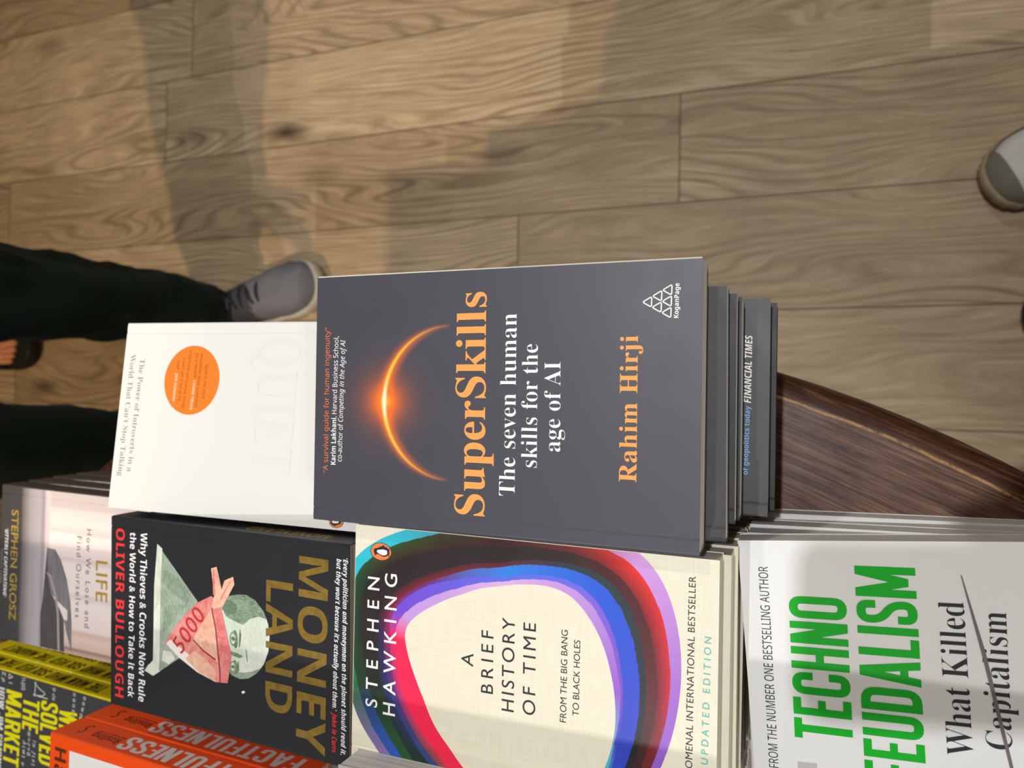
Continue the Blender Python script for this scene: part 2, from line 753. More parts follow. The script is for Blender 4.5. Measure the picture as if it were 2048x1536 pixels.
def consulting_room_cover():
    """bottom band dark, then a grey door frame, then pale pink boards; floorboards at the far edge"""
    k = NT('pink_room_cover')
    o = k.sep(k.obj())
    u = k.math('MULTIPLY', o[0], 1000.0)
    v = k.math('MULTIPLY', o[1], 1000.0)
    wob = k.math('MULTIPLY_ADD', k.noise(k.obj(), 30.0, 2.0), 3.0, -1.5)
    vv = k.math('DIVIDE', k.math('ADD', v, wob), 181.0)
    frame = k.ramp(vv, [(0.0, srgb('444345')), (0.135, srgb('48474A')), (0.15, srgb('77706E')), (0.2, srgb('A9A2A4')), (0.26, srgb('B7B1B8')),
                        (0.285, srgb('9F97A0')), (0.3, srgb('D9CACC')), (0.33, srgb('E6D7D8'))])
    un = k.math('DIVIDE', u, 129.0)
    boards = k.ramp(un, [(0.0, srgb('CDC3C0')), (0.10, srgb('D2C5C3')), (0.115, srgb('EBDAD9')), (0.2, srgb('F3E6E4')), (0.25, srgb('E6D4D3')),
                         (0.27, srgb('F7ECEA')), (0.4, srgb('F4E6E3')), (0.42, srgb('E4D2D0')), (0.45, srgb('F8EEEC')), (0.62, srgb('F6EAE7')),
                         (0.64, srgb('E6D5D2')), (0.68, srgb('F7EDEA')), (0.84, srgb('F0DFDA')), (0.86, srgb('D8B8AC')), (0.90, srgb('E6CBC0')),
                         (0.955, srgb('D9B8A8')), (0.965, srgb('8C6A5A')), (0.985, srgb('C09C8C')), (1.0, srgb('C9A797'))])
    st = k.noise(k.comb(k.math('MULTIPLY', u, 0.9), k.math('MULTIPLY', v, 0.015), 0.0), 1.0, 2.0)
    boards = k.mix(k.math('MULTIPLY', st, 0.25), boards, srgb('E0CDCB'))
    sw = k.math('GREATER_THAN', vv, 0.325)
    c = k.mix(sw, frame, boards)
    return k.fin(c, 0.42, 0.4)


M_SS = eclipse_cover()
M_DARK = card('charcoal_card_cover', '48484A', 0.55, 0.3, 0.12)
M_DARK2 = card('black_card_cover', '35363A', 0.5, 0.35)
M_FT = card('slate_card_cover', '48494B', 0.5, 0.4, 0.08)
M_WHITE = card('white_card_cover', 'ECEBE5', 0.5, 0.3, 0.012)
M_WHITE2 = card('bright_white_card_cover', 'E6E6E5', 0.42, 0.4, 0.012)
M_BLACK = card('black_matt_cover', '25272C', 0.42, 0.4, 0.06)
M_CREAM = linen_cover()
M_GROSZ = consulting_room_cover()
M_CHALK = card('blackboard_cover', '45464A', 0.5, 0.35, 0.05)
M_YELLOW = card('yellow_card_spine', 'F2DE14', 0.45, 0.35, 0.04)
M_ORANGE = card('orange_card_cover', 'FF5208', 0.45, 0.3, 0.02)
M_ORANGE2 = card('orange_card_spine', 'EE521A', 0.5, 0.3, 0.03)
M_SIDE = card('grey_card_cover', 'B7B2A8', 0.5, 0.3)

# ================================================================== SETTING: floor


def floor_material():
    k = NT('oak_plank_floor')
    o = k.sep(k.obj())
    a = R(1.0)
    x = k.math('SUBTRACT', k.math('MULTIPLY', o[0], math.cos(a)), k.math('MULTIPLY', o[1], math.sin(a)))
    y = k.math('ADD', k.math('MULTIPLY', o[0], math.sin(a)), k.math('MULTIPLY', o[1], math.cos(a)))
    xr = k.math('DIVIDE', k.math('ADD', x, 20.0 * 0.187 - 0.325), 0.187)
    row = k.math('FLOOR', xr)
    fx = k.math('SUBTRACT', xr, row)
    rw = k.n('ShaderNodeTexWhiteNoise', noise_dimensions='1D')
    k.lk(row, rw.inputs['W'])
    yl = k.math('DIVIDE', k.math('ADD', k.math('ADD', y, 10.0), k.math('MULTIPLY', rw.outputs[0], 1.7)), 1.7)
    col = k.math('FLOOR', yl)
    fy = k.math('SUBTRACT', yl, col)
    idn = k.n('ShaderNodeTexWhiteNoise', noise_dimensions='2D')
    k.lk(k.comb(row, col, 0.0), idn.inputs['Vector'])
    pid = idn.outputs[0]
    shift = k.math('MULTIPLY', pid, 37.0)
    xs = k.math('ADD', x, shift)
    ys = k.math('ADD', y, k.math('MULTIPLY', pid, 11.0))
    # slow wander of the grain, then annual rings as bands across the board
    wander = k.noise(k.comb(k.math('MULTIPLY', xs, 6.0), k.math('MULTIPLY', ys, 0.95), 0.0), 1.0, 2.0, 0.45)
    rings = k.math('ADD', k.math('MULTIPLY', xs, 46.0), k.math('MULTIPLY', wander, 26.0))
    band = k.math('MULTIPLY_ADD', k.math('SINE', k.math('MULTIPLY', rings, 6.2832)), 0.5, 0.5)
    band = k.math('POWER', band, 3.5)
    fine = k.noise(k.comb(k.math('ADD', k.math('MULTIPLY', xs, 150.0), k.math('MULTIPLY', wander, 50.0)), k.math('MULTIPLY', ys, 7.0), 0.0), 1.0, 5.0, 0.7)
    fine2 = k.noise(k.comb(k.math('MULTIPLY', xs, 70.0), k.math('MULTIPLY', ys, 4.0), 3.0), 1.0, 4.0, 0.6)
    blot = k.noise(k.comb(k.math('MULTIPLY', xs, 9.0), k.math('MULTIPLY', ys, 4.0), 9.0), 1.0, 3.0, 0.6)
    saw = k.noise(k.comb(k.math('MULTIPLY', xs, 6.0), k.math('MULTIPLY', ys, 60.0), 5.0), 1.0, 2.0, 0.5)
    tone = k.math('ADD', k.math('MULTIPLY', pid, 0.34), k.math('MULTIPLY', blot, 0.60))
    base = k.ramp(tone, [(0.15, srgb('9C866C')), (0.42, srgb('BDA588')), (0.62, srgb('D6BE9D')), (0.85, srgb('E6D0AC'))])
    c = k.mix(k.math('MULTIPLY', k.math('MULTIPLY', band, k.math('MULTIPLY_ADD', k.noise(k.comb(k.math('MULTIPLY', xs, 4.0), k.math('MULTIPLY', ys, 1.3), 21.0), 1.0, 2.0), 2.6, -0.9, True)), 1.0), base, srgb('503F2D'))
    c = k.mix(k.math('MULTIPLY', k.math('SUBTRACT', fine, 0.36), 2.4, 0, True), c, srgb('73593E'))
    c = k.mix(k.math('MULTIPLY', fine2, 0.32), c, srgb('DCC29A'))
    c = k.mix(k.math('MULTIPLY', k.math('GREATER_THAN', saw, 0.66), 0.04), c, srgb('E6C690'))
    # knots
    vo = k.n('ShaderNodeTexVoronoi')
    vo.inputs['Scale'].default_value = 1.0
    k.lk(k.comb(k.math('MULTIPLY', xs, 5.2), k.math('MULTIPLY', ys, 2.1), 0.0), vo.inputs['Vector'])
    kd = k.math('ADD', vo.outputs['Distance'], k.math('MULTIPLY_ADD', blot, 0.10, -0.05))
    knot = k.math('SUBTRACT', 1.0, k.math('DIVIDE', kd, 0.19), 0, True)
    cc = k.sep(vo.outputs['Color'])
    knot = k.math('MULTIPLY', k.math('POWER', knot, 1.3), k.math('GREATER_THAN', cc[0], 0.30))
    c = k.mix(k.math('MULTIPLY', knot, 1.0, 0, True), c, srgb('34271D'))
    # bevelled seams
    ex = k.math('MINIMUM', fx, k.math('SUBTRACT', 1.0, fx))
    ey = k.math('MULTIPLY', k.math('MINIMUM', fy, k.math('SUBTRACT', 1.0, fy)), 1.7 / 0.187)
    e = k.math('MINIMUM', ex, ey)
    seam = k.math('SUBTRACT', 1.0, k.math('DIVIDE', e, 0.013), 0, True)
    c = k.mix(k.math('MULTIPLY', seam, 0.75), c, srgb('2E2419'))
    h = k.math('SUBTRACT', k.math('MULTIPLY', fine, 0.5), k.math('MULTIPLY', seam, 2.0))
    k.bump(h, 0.25, 0.001)
    return k.fin(c, k.math('MULTIPLY_ADD', fine2, 0.2, 0.42), 0.3)


fl = from_py('floor', [(-5, -4, 0), (5, -4, 0), (5, 7, 0), (-5, 7, 0)], [(0, 1, 2, 3)], [floor_material()])
tag(fl, kind='structure')

k_ = NT('warm_white_wall')
M_WALL = k_.fin(k_.mix(k_.noise(k_.obj(), 6.0, 3.0), srgb('CFC8BC'), srgb('D8D2C7')), 0.8, 0.2)
for nm_, q_ in (('wall_left', (-5, -4, -5, 7)), ('wall_right', (5, -4, 5, 7)), ('wall_front', (-5, 7, 5, 7)), ('wall_back', (-5, -4, 5, -4))):
    x0_, y0_, x1_, y1_ = q_
    d_ = Vector((y1_ - y0_, x0_ - x1_, 0)).normalized() * 0.1
    if d_.dot(Vector(((x0_ + x1_) / 2, (y0_ + y1_) / 2 - 1.5, 0))) < 0:
        d_ = -d_
    v_ = [(x0_, y0_, 0), (x1_, y1_, 0), (x1_ + d_.x, y1_ + d_.y, 0), (x0_ + d_.x, y0_ + d_.y, 0)]
    w_ = from_py(nm_, v_ + [(p[0], p[1], 3.4) for p in v_], [(0, 3, 2, 1), (4, 5, 6, 7), (0, 1, 5, 4), (1, 2, 6, 5), (2, 3, 7, 6), (3, 0, 4, 7)], [M_WALL])
    tag(w_, kind='structure')

# ================================================================== TABLE


def table_wood(name, dark=1.0):
    k = NT(name)
    o = k.sep(k.obj())
    a = R(24)
    x = k.math('SUBTRACT', k.math('MULTIPLY', o[0], math.cos(a)), k.math('MULTIPLY', o[1], math.sin(a)))
    y = k.math('ADD', k.math('MULTIPLY', o[0], math.sin(a)), k.math('MULTIPLY', o[1], math.cos(a)))
    g1 = k.noise(k.comb(k.math('MULTIPLY', x, 480.0), k.math('MULTIPLY', y, 16.0), 0.0), 1.0, 4.0, 0.7)
    g2 = k.noise(k.comb(k.math('MULTIPLY', x, 60.0), k.math('MULTIPLY', y, 8.0), 0.0), 1.0, 3.0, 0.6)
    bl = k.noise(k.obj(), 45.0, 4.0, 0.6)
    c = k.ramp(g1, [(0.33, srgb('2C170D')), (0.48, srgb('634030')), (0.68, srgb('A07A62'))])
    c = k.mix(k.math('MULTIPLY', g2, 0.5), c, srgb('4E2C1A'))
    c = k.mix(k.math('MULTIPLY_ADD', bl, 1.4, -0.75, True), c, srgb('35302C'))
    # pale scratches where the finish has gone
    sc = k.noise(k.comb(k.math('MULTIPLY', x, 900.0), k.math('MULTIPLY', y, 45.0), 4.0), 1.0, 2.0, 0.5)
    scm = k.math('MULTIPLY', k.math('GREATER_THAN', sc, 0.735), k.math('GREATER_THAN', k.noise(k.obj(), 18.0, 2.0), 0.5))
    c = k.mix(k.math('MULTIPLY', scm, 0.55), c, srgb('C99B66'))
    if dark < 1:
        rr = k.math('SQRT', k.math('ADD', k.math('MULTIPLY', o[0], o[0]), k.math('MULTIPLY', o[1], o[1])))
        w = k.math('SUBTRACT', 1.0, k.math('DIVIDE', k.math('ABSOLUTE', k.math('ADD', k.math('SUBTRACT', rr, 0.7152), k.math('MULTIPLY_ADD', k.noise(k.obj(), 30.0, 3.0), 0.004, -0.002))), 0.0013), 0, True)
        wn = k.noise(k.obj(), 90.0, 4.0, 0.7)
        wear = k.math('MULTIPLY', w, k.math('MULTIPLY_ADD', wn, 5.0, -1.6, True))
        edge = k.math('GREATER_THAN', rr, 0.7165)
        c = k.mix(k.math('MULTIPLY', edge, k.math('MULTIPLY_ADD', g1, -1.6, 1.5, True)), c, srgb('3A1B0C'))
        c = k.mix(wear, c, srgb('C9985A'))
    k.bump(g1, 0.2, 0.0006)
    return k.fin(c, k.math('MULTIPLY_ADD', bl, 0.25, 0.34), 0.35)


TC = (-0.68, 0.24)
table = empty('display_table', (TC[0], TC[1], 0.0))
tag(table, 'round dark walnut display table with a worn pale line round its edge', 'table')
bm = bmesh.new()
prof = [(0.0, 0.74), (0.60, 0.74), (0.712, 0.74), (0.716, 0.7393)]
for k_ in range(1, 9):
    a_ = PI * k_ / 8
    prof.append((0.716 + 0.0155 * math.sin(a_), 0.7240 + 0.0153 * math.cos(a_)))
prof += [(0.69, 0.7087), (0.0, 0.7087)]
seg = 160
rows_ = []
for rr_, z_ in prof:
    if rr_ == 0.0:
        rows_.append([bm.verts.new((0, 0, z_))])
    else:
        rows_.append([bm.verts.new((rr_ * math.cos(2 * PI * i / seg), rr_ * math.sin(2 * PI * i / seg), z_)) for i in range(seg)])
for a_, b_ in zip(rows_, rows_[1:]):
    for i in range(seg):
        j = (i + 1) % seg
        if len(a_) == 1:
            bm.faces.new((a_[0], b_[i], b_[j]))
        elif len(b_) == 1:
            bm.faces.new((a_[i], b_[0], a_[j]))
        else:
            bm.faces.new((a_[i], b_[i], b_[j], a_[j]))
bmesh.ops.recalc_face_normals(bm, faces=bm.faces[:])
from_bm('tabletop', bm, [table_wood('walnut_tabletop', 0.5)], table, True)
M_LEG = table_wood('walnut_leg')
M_LEGS = M_LEG


def lathe(name, prof, mats, parent, seg=40, loc=(0, 0, 0), smooth=True):
    bm = bmesh.new()
    rw = [[bm.verts.new((max(r_, 1e-4) * math.cos(2 * PI * i / seg), max(r_, 1e-4) * math.sin(2 * PI * i / seg), z_)) for i in range(seg)] for r_, z_ in prof]
    for a, b in zip(rw, rw[1:]):
        for i in range(seg):
            j = (i + 1) % seg
            bm.faces.new((a[i], a[j], b[j], b[i]))
    bm.faces.new(rw[0])
    bm.faces.new(rw[-1])
    bmesh.ops.recalc_face_normals(bm, faces=bm.faces[:])
    o = from_bm(name, bm, mats, parent, smooth)
    o.location = loc
    return o


lathe('pedestal', [(0.05, 0.06), (0.075, 0.14), (0.06, 0.22), (0.085, 0.38), (0.06, 0.55), (0.12, 0.66), (0.2, 0.7087)], [M_LEG], table)
for i in range(4):
    a_ = PI / 4 + PI / 2 * i
    pts = [(0.03, 0.16), (0.18, 0.12), (0.34, 0.05), (0.42, 0.03)]
    bm = bmesh.new()
    sec = []
    for r_, z_ in pts:
        h_ = 0.03 if r_ > 0.3 else 0.045
        sec.append([bm.verts.new((r_ * math.cos(a_) - s_ * math.sin(a_) * 0.03, r_ * math.sin(a_) + s_ * math.cos(a_) * 0.03, max(0.0, z_ + q_ * h_)))
                    for s_, q_ in ((-1, -1), (1, -1), (1, 1), (-1, 1))])
    for a, b in zip(sec, sec[1:]):
        for q in range(4):
            bm.faces.new((a[q], a[(q + 1) % 4], b[(q + 1) % 4], b[q]))
    bm.faces.new(sec[0])
    bm.faces.new(sec[-1])
    bmesh.ops.recalc_face_normals(bm, faces=bm.faces[:])
    from_bm('foot', bm, [M_LEG], table)

# ================================================================== BOOKS
# ---- dark grey book with the eclipse arc, top of the nearest middle stack
SW, SL, ST = 0.1345, 0.2095, 0.020
ss, cov = book('paperback_book', 'charcoal paperback printed with a glowing orange eclipse arc and orange title', (-.0727, .0425, .915), -.95, SW, SL, ST, M_SS, PAGE_WARM)
for v_ in [c_ for c_ in ss.children if c_.name.startswith('page_block')][0].data.vertices:
    if v_.co.x > .1:
        v_.co.x += 0.0011        # the sheets have crept past the fore-edge of the cover
print_lines('title', cov, ST, [('SuperSkills', 'serif', (9.8, 105.9), (123.2, 106.5), 16.4, 'or')])
print_lines('subtitle', cov, ST, [
    ('The seven human', 'serif-', (21.0, 89.4), (111.7, 89.8), 8.5, 'w'),
    ('skills for the', 'serif-', (35.8, 78.0), (96.4, 78.4), 8.3, 'w'),
    ('age of AI', 'serif-', (44.1, 66.2), (87.7, 66.6), 8.18, 'w')])
print_lines('author_name', cov, ST, [('Rahim Hirji', 'serif', (31.6, 28.9), (99.9, 29.1), 8.26, 'or')])
print_lines('quote', cov, ST, [
    ('“A survival guide for human ingenuity”', 'ss', (26.2, 200.3), (106.7, 200.6), 3.3, 'or2'),
    ('Karim Lakhani,', 'sb', (31.1, 195.4), (57.7, 195.4), 3.1, 'w'),
    ('Harvard Business School,', 'ss', (59.0, 195.3), (101.7, 194.8), 3.1, 'w'),
    ('co-author of', 'ss', (33.1, 191.4), (53.7, 191.0), 3.1, 'w'),
    ('Competing in the Age of AI', 'si', (54.8, 191.1), (99.8, 190.4), 3.1, 'w')])
lg = print_lines('publisher_logo', cov, ST, [('KoganPage', 'sb', (107.7, 10.6), (123.6, 10.4), 2.14, 'w')])
bm = bmesh.new()
bm.from_mesh(lg.data)
A_, B_, C_ = Vector((115.4, 27.4)), Vector((123.3, 13.6)), Vector((107.7, 14.0))


def tri_loop(a, b, c, w, inset):
    g = (a + b + c) / 3
    pts = [g + (p - g) * (1 - inset) for p in (a, b, c)]
    pts = rounded([tuple(p) for p in pts], 1.0, True, 4)
    L_, Q_ = offset_line(pts, w, True)
    n = len(pts)
    for i in range(n):
        j = (i + 1) % n
        vs = [bm.verts.new((p[0] / 1000, p[1] / 1000, ST + 0.00012)) for p in (L_[i], Q_[i], Q_[j], L_[j])]
        bm.faces.new(vs)


def lat(i, j):
    return A_ + (B_ - A_) * (i / 3) + (C_ - A_) * (j / 3)


for i, j in ((0, 0), (1, 0), (0, 1), (2, 0), (1, 1), (0, 2)):
    tri_loop(lat(i, j), lat(i + 1, j), lat(i, j + 1), 0.28, 0.06)
bm.to_mesh(lg.data)
bm.free()
fix_up(lg)
# books below it, each sticking out a little further towards the viewer
U = 'under the charcoal eclipse-arc book'
b2, _ = book('paperback_book', 'plain speckled charcoal paperback directly under the eclipse-arc book', (-.0697, .0329, .8945), -.5, .1215, .2, .013, M_DARK, PAGE_WARM, 'dark books under the eclipse cover')
b3, _ = book('paperback_book', 'thin black paperback, third in the dark stack, below the speckled charcoal one', (-.0632, .0300, .8810), -.8, .1128, .2, .0135, M_DARK2, PAGE_WARM, 'dark books under the eclipse cover')
b4, _ = book('paperback_book', 'black paperback, fourth in the dark stack, just above the slate one with lettering', (-.0635, .0288, .8670), -.9, .1130, .2, .020, M_DARK2, PAGE_WARM, 'dark books under the eclipse cover')
b5, c5 = book('paperback_book', 'slate grey paperback with white and light blue lettering along its foot', (-.0643, .0162, .8465), -1.0, .1153, .2, .018, M_FT, PAGE_GREY, 'dark books under the eclipse cover')
print_lines('quote', c5, .018, [('of geopolitics today', 'sb', (21.9, 10.2), (58.3, 9.4), 2.6, 'lb'), ('FINANCIAL TIMES', 'sbi', (59.9, 9.0), (95.8, 8.7), 3.7, 'w')])
b6, _ = book('paperback_book', 'black paperback whose edge shows just below the slate lettered one', (-.0640, .0134, .8280), -1.0, .1145, .2, .018, M_DARK2, PAGE_GREY, 'dark books under the eclipse cover')
for i in range(4):
    q = dup(b6, ['black paperback lying second below the slate lettered one', 'black paperback lying third below the slate lettered one',
                 'second black paperback from the table in the dark stack', 'lowest black paperback of the dark stack, resting on the table'][i])
    q.location = (-.0640 + random.uniform(-.001, .001), .0175 + random.uniform(-.001, .001), .810 - .018 - .0175 * i - (0.0 if i < 3 else -0.0005))
    q.location.z = 0.74 + 0.01752 * (3 - i)
    q.scale = (1, 1, 0.0175 / 0.018)

# ---- cream book with the coloured loop
HW, HL, HT = 0.129, 0.1957, 0.01844
hk, cov = book('paperback_book', 'cream linen paperback with a thick multicoloured loop and black title', (-.2046, .0369, .906), -1.1, HW, HL, HT, M_CREAM, PAGE_WARM)


def attr_mat(name, rough=0.40, spec=0.30):
    k = NT(name)
    a = k.n('ShaderNodeAttribute')
    a.attribute_name = 'ink'
    f = k.noise(k.obj(), 1200.0, 2.0)
    c = k.mix(k.math('MULTIPLY', f, 0.025), a.outputs['Color'], (1, 1, 1, 1))
    k.bump(k.noise(k.obj(), 900.0, 2.0), 0.08, 0.0003)
    return k.fin(c, k.math('MULTIPLY_ADD', k.noise(k.obj(), 50.0, 4.0), 0.2, rough - 0.1), spec)


IN_ = [(73.6, 163.9), (77.5, 162.8), (81.3, 158.5), (91.1, 144.0), (97.6, 129.7), (104.2, 109.2), (107.0, 94.5), (107.4, 79.6), (104.1, 70.0), (95.6, 61.7), (85.8, 55.5), (70.7, 50.3),
       (56.0, 47.7), (51.3, 47.3), (35.5, 48.7), (14.6, 56.8), (-2.0, 79.3), (-3.0, 106.2), (8.1, 127.1), (17.0, 135.1), (39.5, 150.8), (50.3, 156.3), (61.4, 160.9)]
OUT_ = [(86.1, 201.9), (96.9, 203.0), (110.4, 196.5), (120.9, 182.2), (129.4, 160.2), (138.1, 120.3), (138.1, 74.2), (129.1, 36.2), (116.8, 25.7), (99.8, 19.4), (79.0, 16.7), (58.4, 18.0),
        (41.5, 21.4), (29.3, 25.6), (7.0, 37.1), (-20.0, 79.0), (-22.0, 134.1), (-1.0, 171.0), (9.5, 180.7), (19.5, 190.2), (30.9, 195.9), (50.1, 200.4), (68.0, 202.0)]
RC = (56.0, 105.0)


def polar(pts):
    t = sorted((math.atan2(p[1] - RC[1], p[0] - RC[0]), math.hypot(p[0] - RC[0], p[1] - RC[1])) for p in pts)
    t = [(t[-1][0] - 2 * PI, t[-1][1])] + t + [(t[0][0] + 2 * PI, t[0][1])]

    def f(a):
        for (a0, r0), (a1, r1) in zip(t, t[1:]):
            if a0 <= a <= a1:
                return r0 + (r1 - r0) * (a - a0) / max(1e-9, a1 - a0)
        return t[0][1]

    def g(a):       # lightly smoothed
        s = w = 0.0
        for i in range(-7, 8):
            k = math.exp(-(i / 3.4) ** 2)
            b = (a + i * 0.028 + PI) % (2 * PI) - PI
            s += k * f(b)
            w += k
        return s / w
    return g


fin_, fout = polar(IN_), polar(OUT_)
LIL, VIO, BLU, NAV, MAR, BLK = 'D9AEE0', '7F57C4', '2C55D8', '1A2038', '5A1420', '211316'
KEYS = {   # angle : seven colour bands from the hole outwards (outer limit, colour, colour at its outer rim)
    0: [(.06, LIL), (.12, '5A6AE4'), (.27, '2A80E2'), (.33, '5E1428'), (.55, BLK), (.78, '3A1016'), (1, '4A141B')],
    45: [(.10, 'C39ADF'), (.24, '6A50D8'), (.28, '5A2A8A', '70205A'), (.38, '76142C', '3A1016'), (.66, BLK), (.86, '301410', '2E4A1C'), (1, '2CBFD6')],
    66: [(.12, 'C39ADF'), (.24, '7048D0'), (.28, '7A2890', '8E1E50'), (.38, '7A142E', '3A1016'), (.68, BLK), (.88, '16140F', '124A2A'), (1, '28BCD0')],
    78: [(.16, 'F81450'), (.24, 'E0145A'), (.34, 'A81858', '6A1A58'), (.46, '3A1C50', '20183A'), (.70, BLK), (.88, '0E1A12', '0E4A2A'), (1, '1AA08E')],
    100: [(.25, 'FB1450'), (.33, 'D42468', '9A2470'), (.42, '5C2070', '2A2A78'), (.52, '1E2A6A', '141E2E'), (.70, '10180F'), (.86, '0D3018'), (1, '14642F')],
    140: [(.22, 'F51A48'), (.34, 'C03A40', '6A4450'), (.43, '24467E'), (.62, '0C2E18'), (.74, '12602E'), (.87, '2C62DC'), (1, 'A872D6')],
    180: [(.3, 'F02048'), (.4, 'A83A60'), (.5, '6A3AB0'), (.62, '7A50C0'), (.75, '9060CC'), (.87, 'B080DC'), (1, LIL)],
    -135: [(.12, '3CC3D2'), (.2, '20A8C8'), (.38, '2A4FC6'), (.55, NAV), (.70, '3A1018'), (.80, '6E141E'), (1, '9C62D0')],
    -108: [(.03, '58A8D0'), (.08, '4A3CC0'), (.38, '2B3FC0'), (.50, '161618'), (.66, '3A1216'), (.84, '6A1822'), (1, '8E5CC8')],
    -85: [(.10, '9458CC'), (.14, '7A48C2'), (.40, '2B45CC'), (.50, '182434'), (.66, '5A1620'), (.85, '641824', 'C8143C'), (1, 'A46ACC')],
    -45: [(.12, 'BA8EDC'), (.20, '7C60DA'), (.40, '2358D8'), (.50, '22383E'), (.62, '4A121A'), (.83, '8A161C', 'E8241C'), (1, 'D09AE0')],
    -25: [(.10, 'C896DC'), (.18, '5A6AE4'), (.34, '2468DA'), (.42, '22303E'), (.60, '2A1416'), (.82, '5A1418', '8A161A'), (1, 'C01C20', 'D84060')],
}
KA = sorted(KEYS)


def ring_colour(a, t):
    d = math.degrees(a)
    ks = KA + [KA[0] + 360]
    if d < KA[0]:
        d += 360
    for k0, k1 in zip(ks, ks[1:]):
        if k0 <= d <= k1:
            f = (d - k0) / (k1 - k0)
            A = KEYS[k0]
            B = KEYS[k1 if k1 in KEYS else k1 - 360]
            lim, cin, cout = [], [], []
            for p, q in zip(A, B):
                lim.append(p[0] * (1 - f) + q[0] * f)
                cin.append(Vector(srgb(p[1])[:3]) * (1 - f) + Vector(srgb(q[1])[:3]) * f)
                cout.append(Vector(srgb(p[-1])[:3]) * (1 - f) + Vector(srgb(q[-1])[:3]) * f)
            lo = 0.0
            for i, hi in enumerate(lim):
                if t <= hi or i == 6:
                    g = min(1.0, max(0.0, (t - lo) / max(1e-6, hi - lo)))
                    return cin[i] * (1 - g) + cout[i] * g
                lo = hi
    return Vector((1, 1, 1))


bm = bmesh.new()
na, nt = 320, 110
grid = []
for i in range(na):
    a = -PI + 2 * PI * i / na
    r0, r1 = fin_(a), fout(a)
    r1 = max(r1, r0 + 4)
    grid.append([bm.verts.new(((RC[0] + (r0 + (r1 - r0) * j / nt) * math.cos(a)) / 1000, (RC[1] + (r0 + (r1 - r0) * j / nt) * math.sin(a)) / 1000, HT + 0.00006)) for j in range(nt + 1)])
for i in range(na):
    for j in range(nt):
        k_ = (i + 1) % na
        bm.faces.new((grid[i][j], grid[i][j + 1], grid[k_][j + 1], grid[k_][j]))
e_ = 0.0003
for co, no in (((e_, 0, 0), (-1, 0, 0)), ((HW - e_, 0, 0), (1, 0, 0)), ((0, e_, 0), (0, -1, 0)), ((0, HL - e_, 0), (0, 1, 0))):
    bmesh.ops.bisect_plane(bm, geom=bm.verts[:] + bm.edges[:] + bm.faces[:], plane_co=co, plane_no=no, clear_outer=True)
ring = from_bm('loop_artwork', bm, [attr_mat('loop_inks')], cov)
at = ring.data.color_attributes.new('ink', 'FLOAT_COLOR', 'POINT')
for i, v in enumerate(ring.data.vertices):
    x_, y_ = v.co.x * 1000 - RC[0], v.co.y * 1000 - RC[1]
    a = math.atan2(y_, x_)
    r0, r1 = fin_(a), fout(a)
    c = ring_colour(a, max(0, min(1, (math.hypot(x_, y_) - r0) / max(4, r1 - r0))))
    at.data[i].color = (c.x, c.y, c.z, 1)
fix_up(ring)
print_lines('author_name', cov, HT, [('STEPHEN', 'sr+', (29.9, 179.8), (101.0, 179.8), 7.3, 'w'), ('HAWKING', 'sr+', (27.3, 168.5), (104.0, 168.8), 7.5, 'w')], 0.00016)
print_lines('title', cov, HT, [
    ('A', 'sr', (61.2, 122.7), (68.0, 122.5), 6.72, 'bk'), ('BRIEF', 'sr', (49.1, 111.2), (81.1, 111.5), 6.71, 'bk'),
    ('HISTORY', 'sr', (41.9, 99.6), (89.1, 99.9), 6.69, 'bk'), ('OF TIME', 'sr', (42.2, 88.1), (88.2, 88.5), 6.67, 'bk')])
print_lines('subtitle', cov, HT, [('FROM THE BIG BANG', 'sr', (41.8, 71.9), (87.2, 71.8), 3.22, 'bk'), ('TO BLACK HOLES', 'sr', (46.1, 65.5), (83.1, 65.3), 3.17, 'bk')])
print_lines('banner_text', cov, HT, [('THE PHENOMENAL INTERNATIONAL BESTSELLER', 'sr', (8.4, 11.0), (120.5, 10.6), 3.16, 'bk'), ('UPDATED EDITION', 'sr+', (35.1, 4.0), (93.5, 3.2), 3.12, 'teal')])


def emblem(name, parent, T, cx, cy, rx_, ry_, rot, facing=1.0, z0=0.0002):
    """oval orange publisher's badge with a small black and white standing bird"""
    c, s = math.cos(rot), math.sin(rot)

    def tr(pts):
        return [(cx + x * c - y * s, cy + x * s + y * c) for x, y in pts]
    k = ry_
    body = [(-.10, .62), (.12, .66), (.22, .5), (.24, .34), (.36, .1), (.42, -.2), (.36, -.52), (.22, -.66), (-.16, -.66), (-.32, -.5), (-.36, -.2), (-.26, .1), (-.18, .32), (-.34, .5)]
    belly = [(-.06, .36), (.08, .34), (.14, .1), (.18, -.2), (.12, -.52), (-.1, -.56), (-.22, -.42), (-.26, -.18), (-.2, .08), (-.12, .24)]
    wing = [(.22, .28), (.32, .1), (.52, -.24), (.46, -.32), (.3, -.12)]
    feet = [(-.3, -.66), (.3, -.66), (.34, -.74), (-.36, -.74)]
    mk = lambda q: tr([(x * k * 1.15 * facing, y * k * 1.12) for x, y in q])
    return poly(name, parent, T + z0, [
        (tr(ell(0, 0, rx_ * 1.06, ry_ * 1.06, 36)), INK['bk']), (tr(ell(0, 0, rx_, ry_, 36)), INK['pen']),
        (mk(body), INK['bk']), (mk(feet), INK['bk']), (mk(wing), INK['bk']), (mk(belly), INK['w'])])


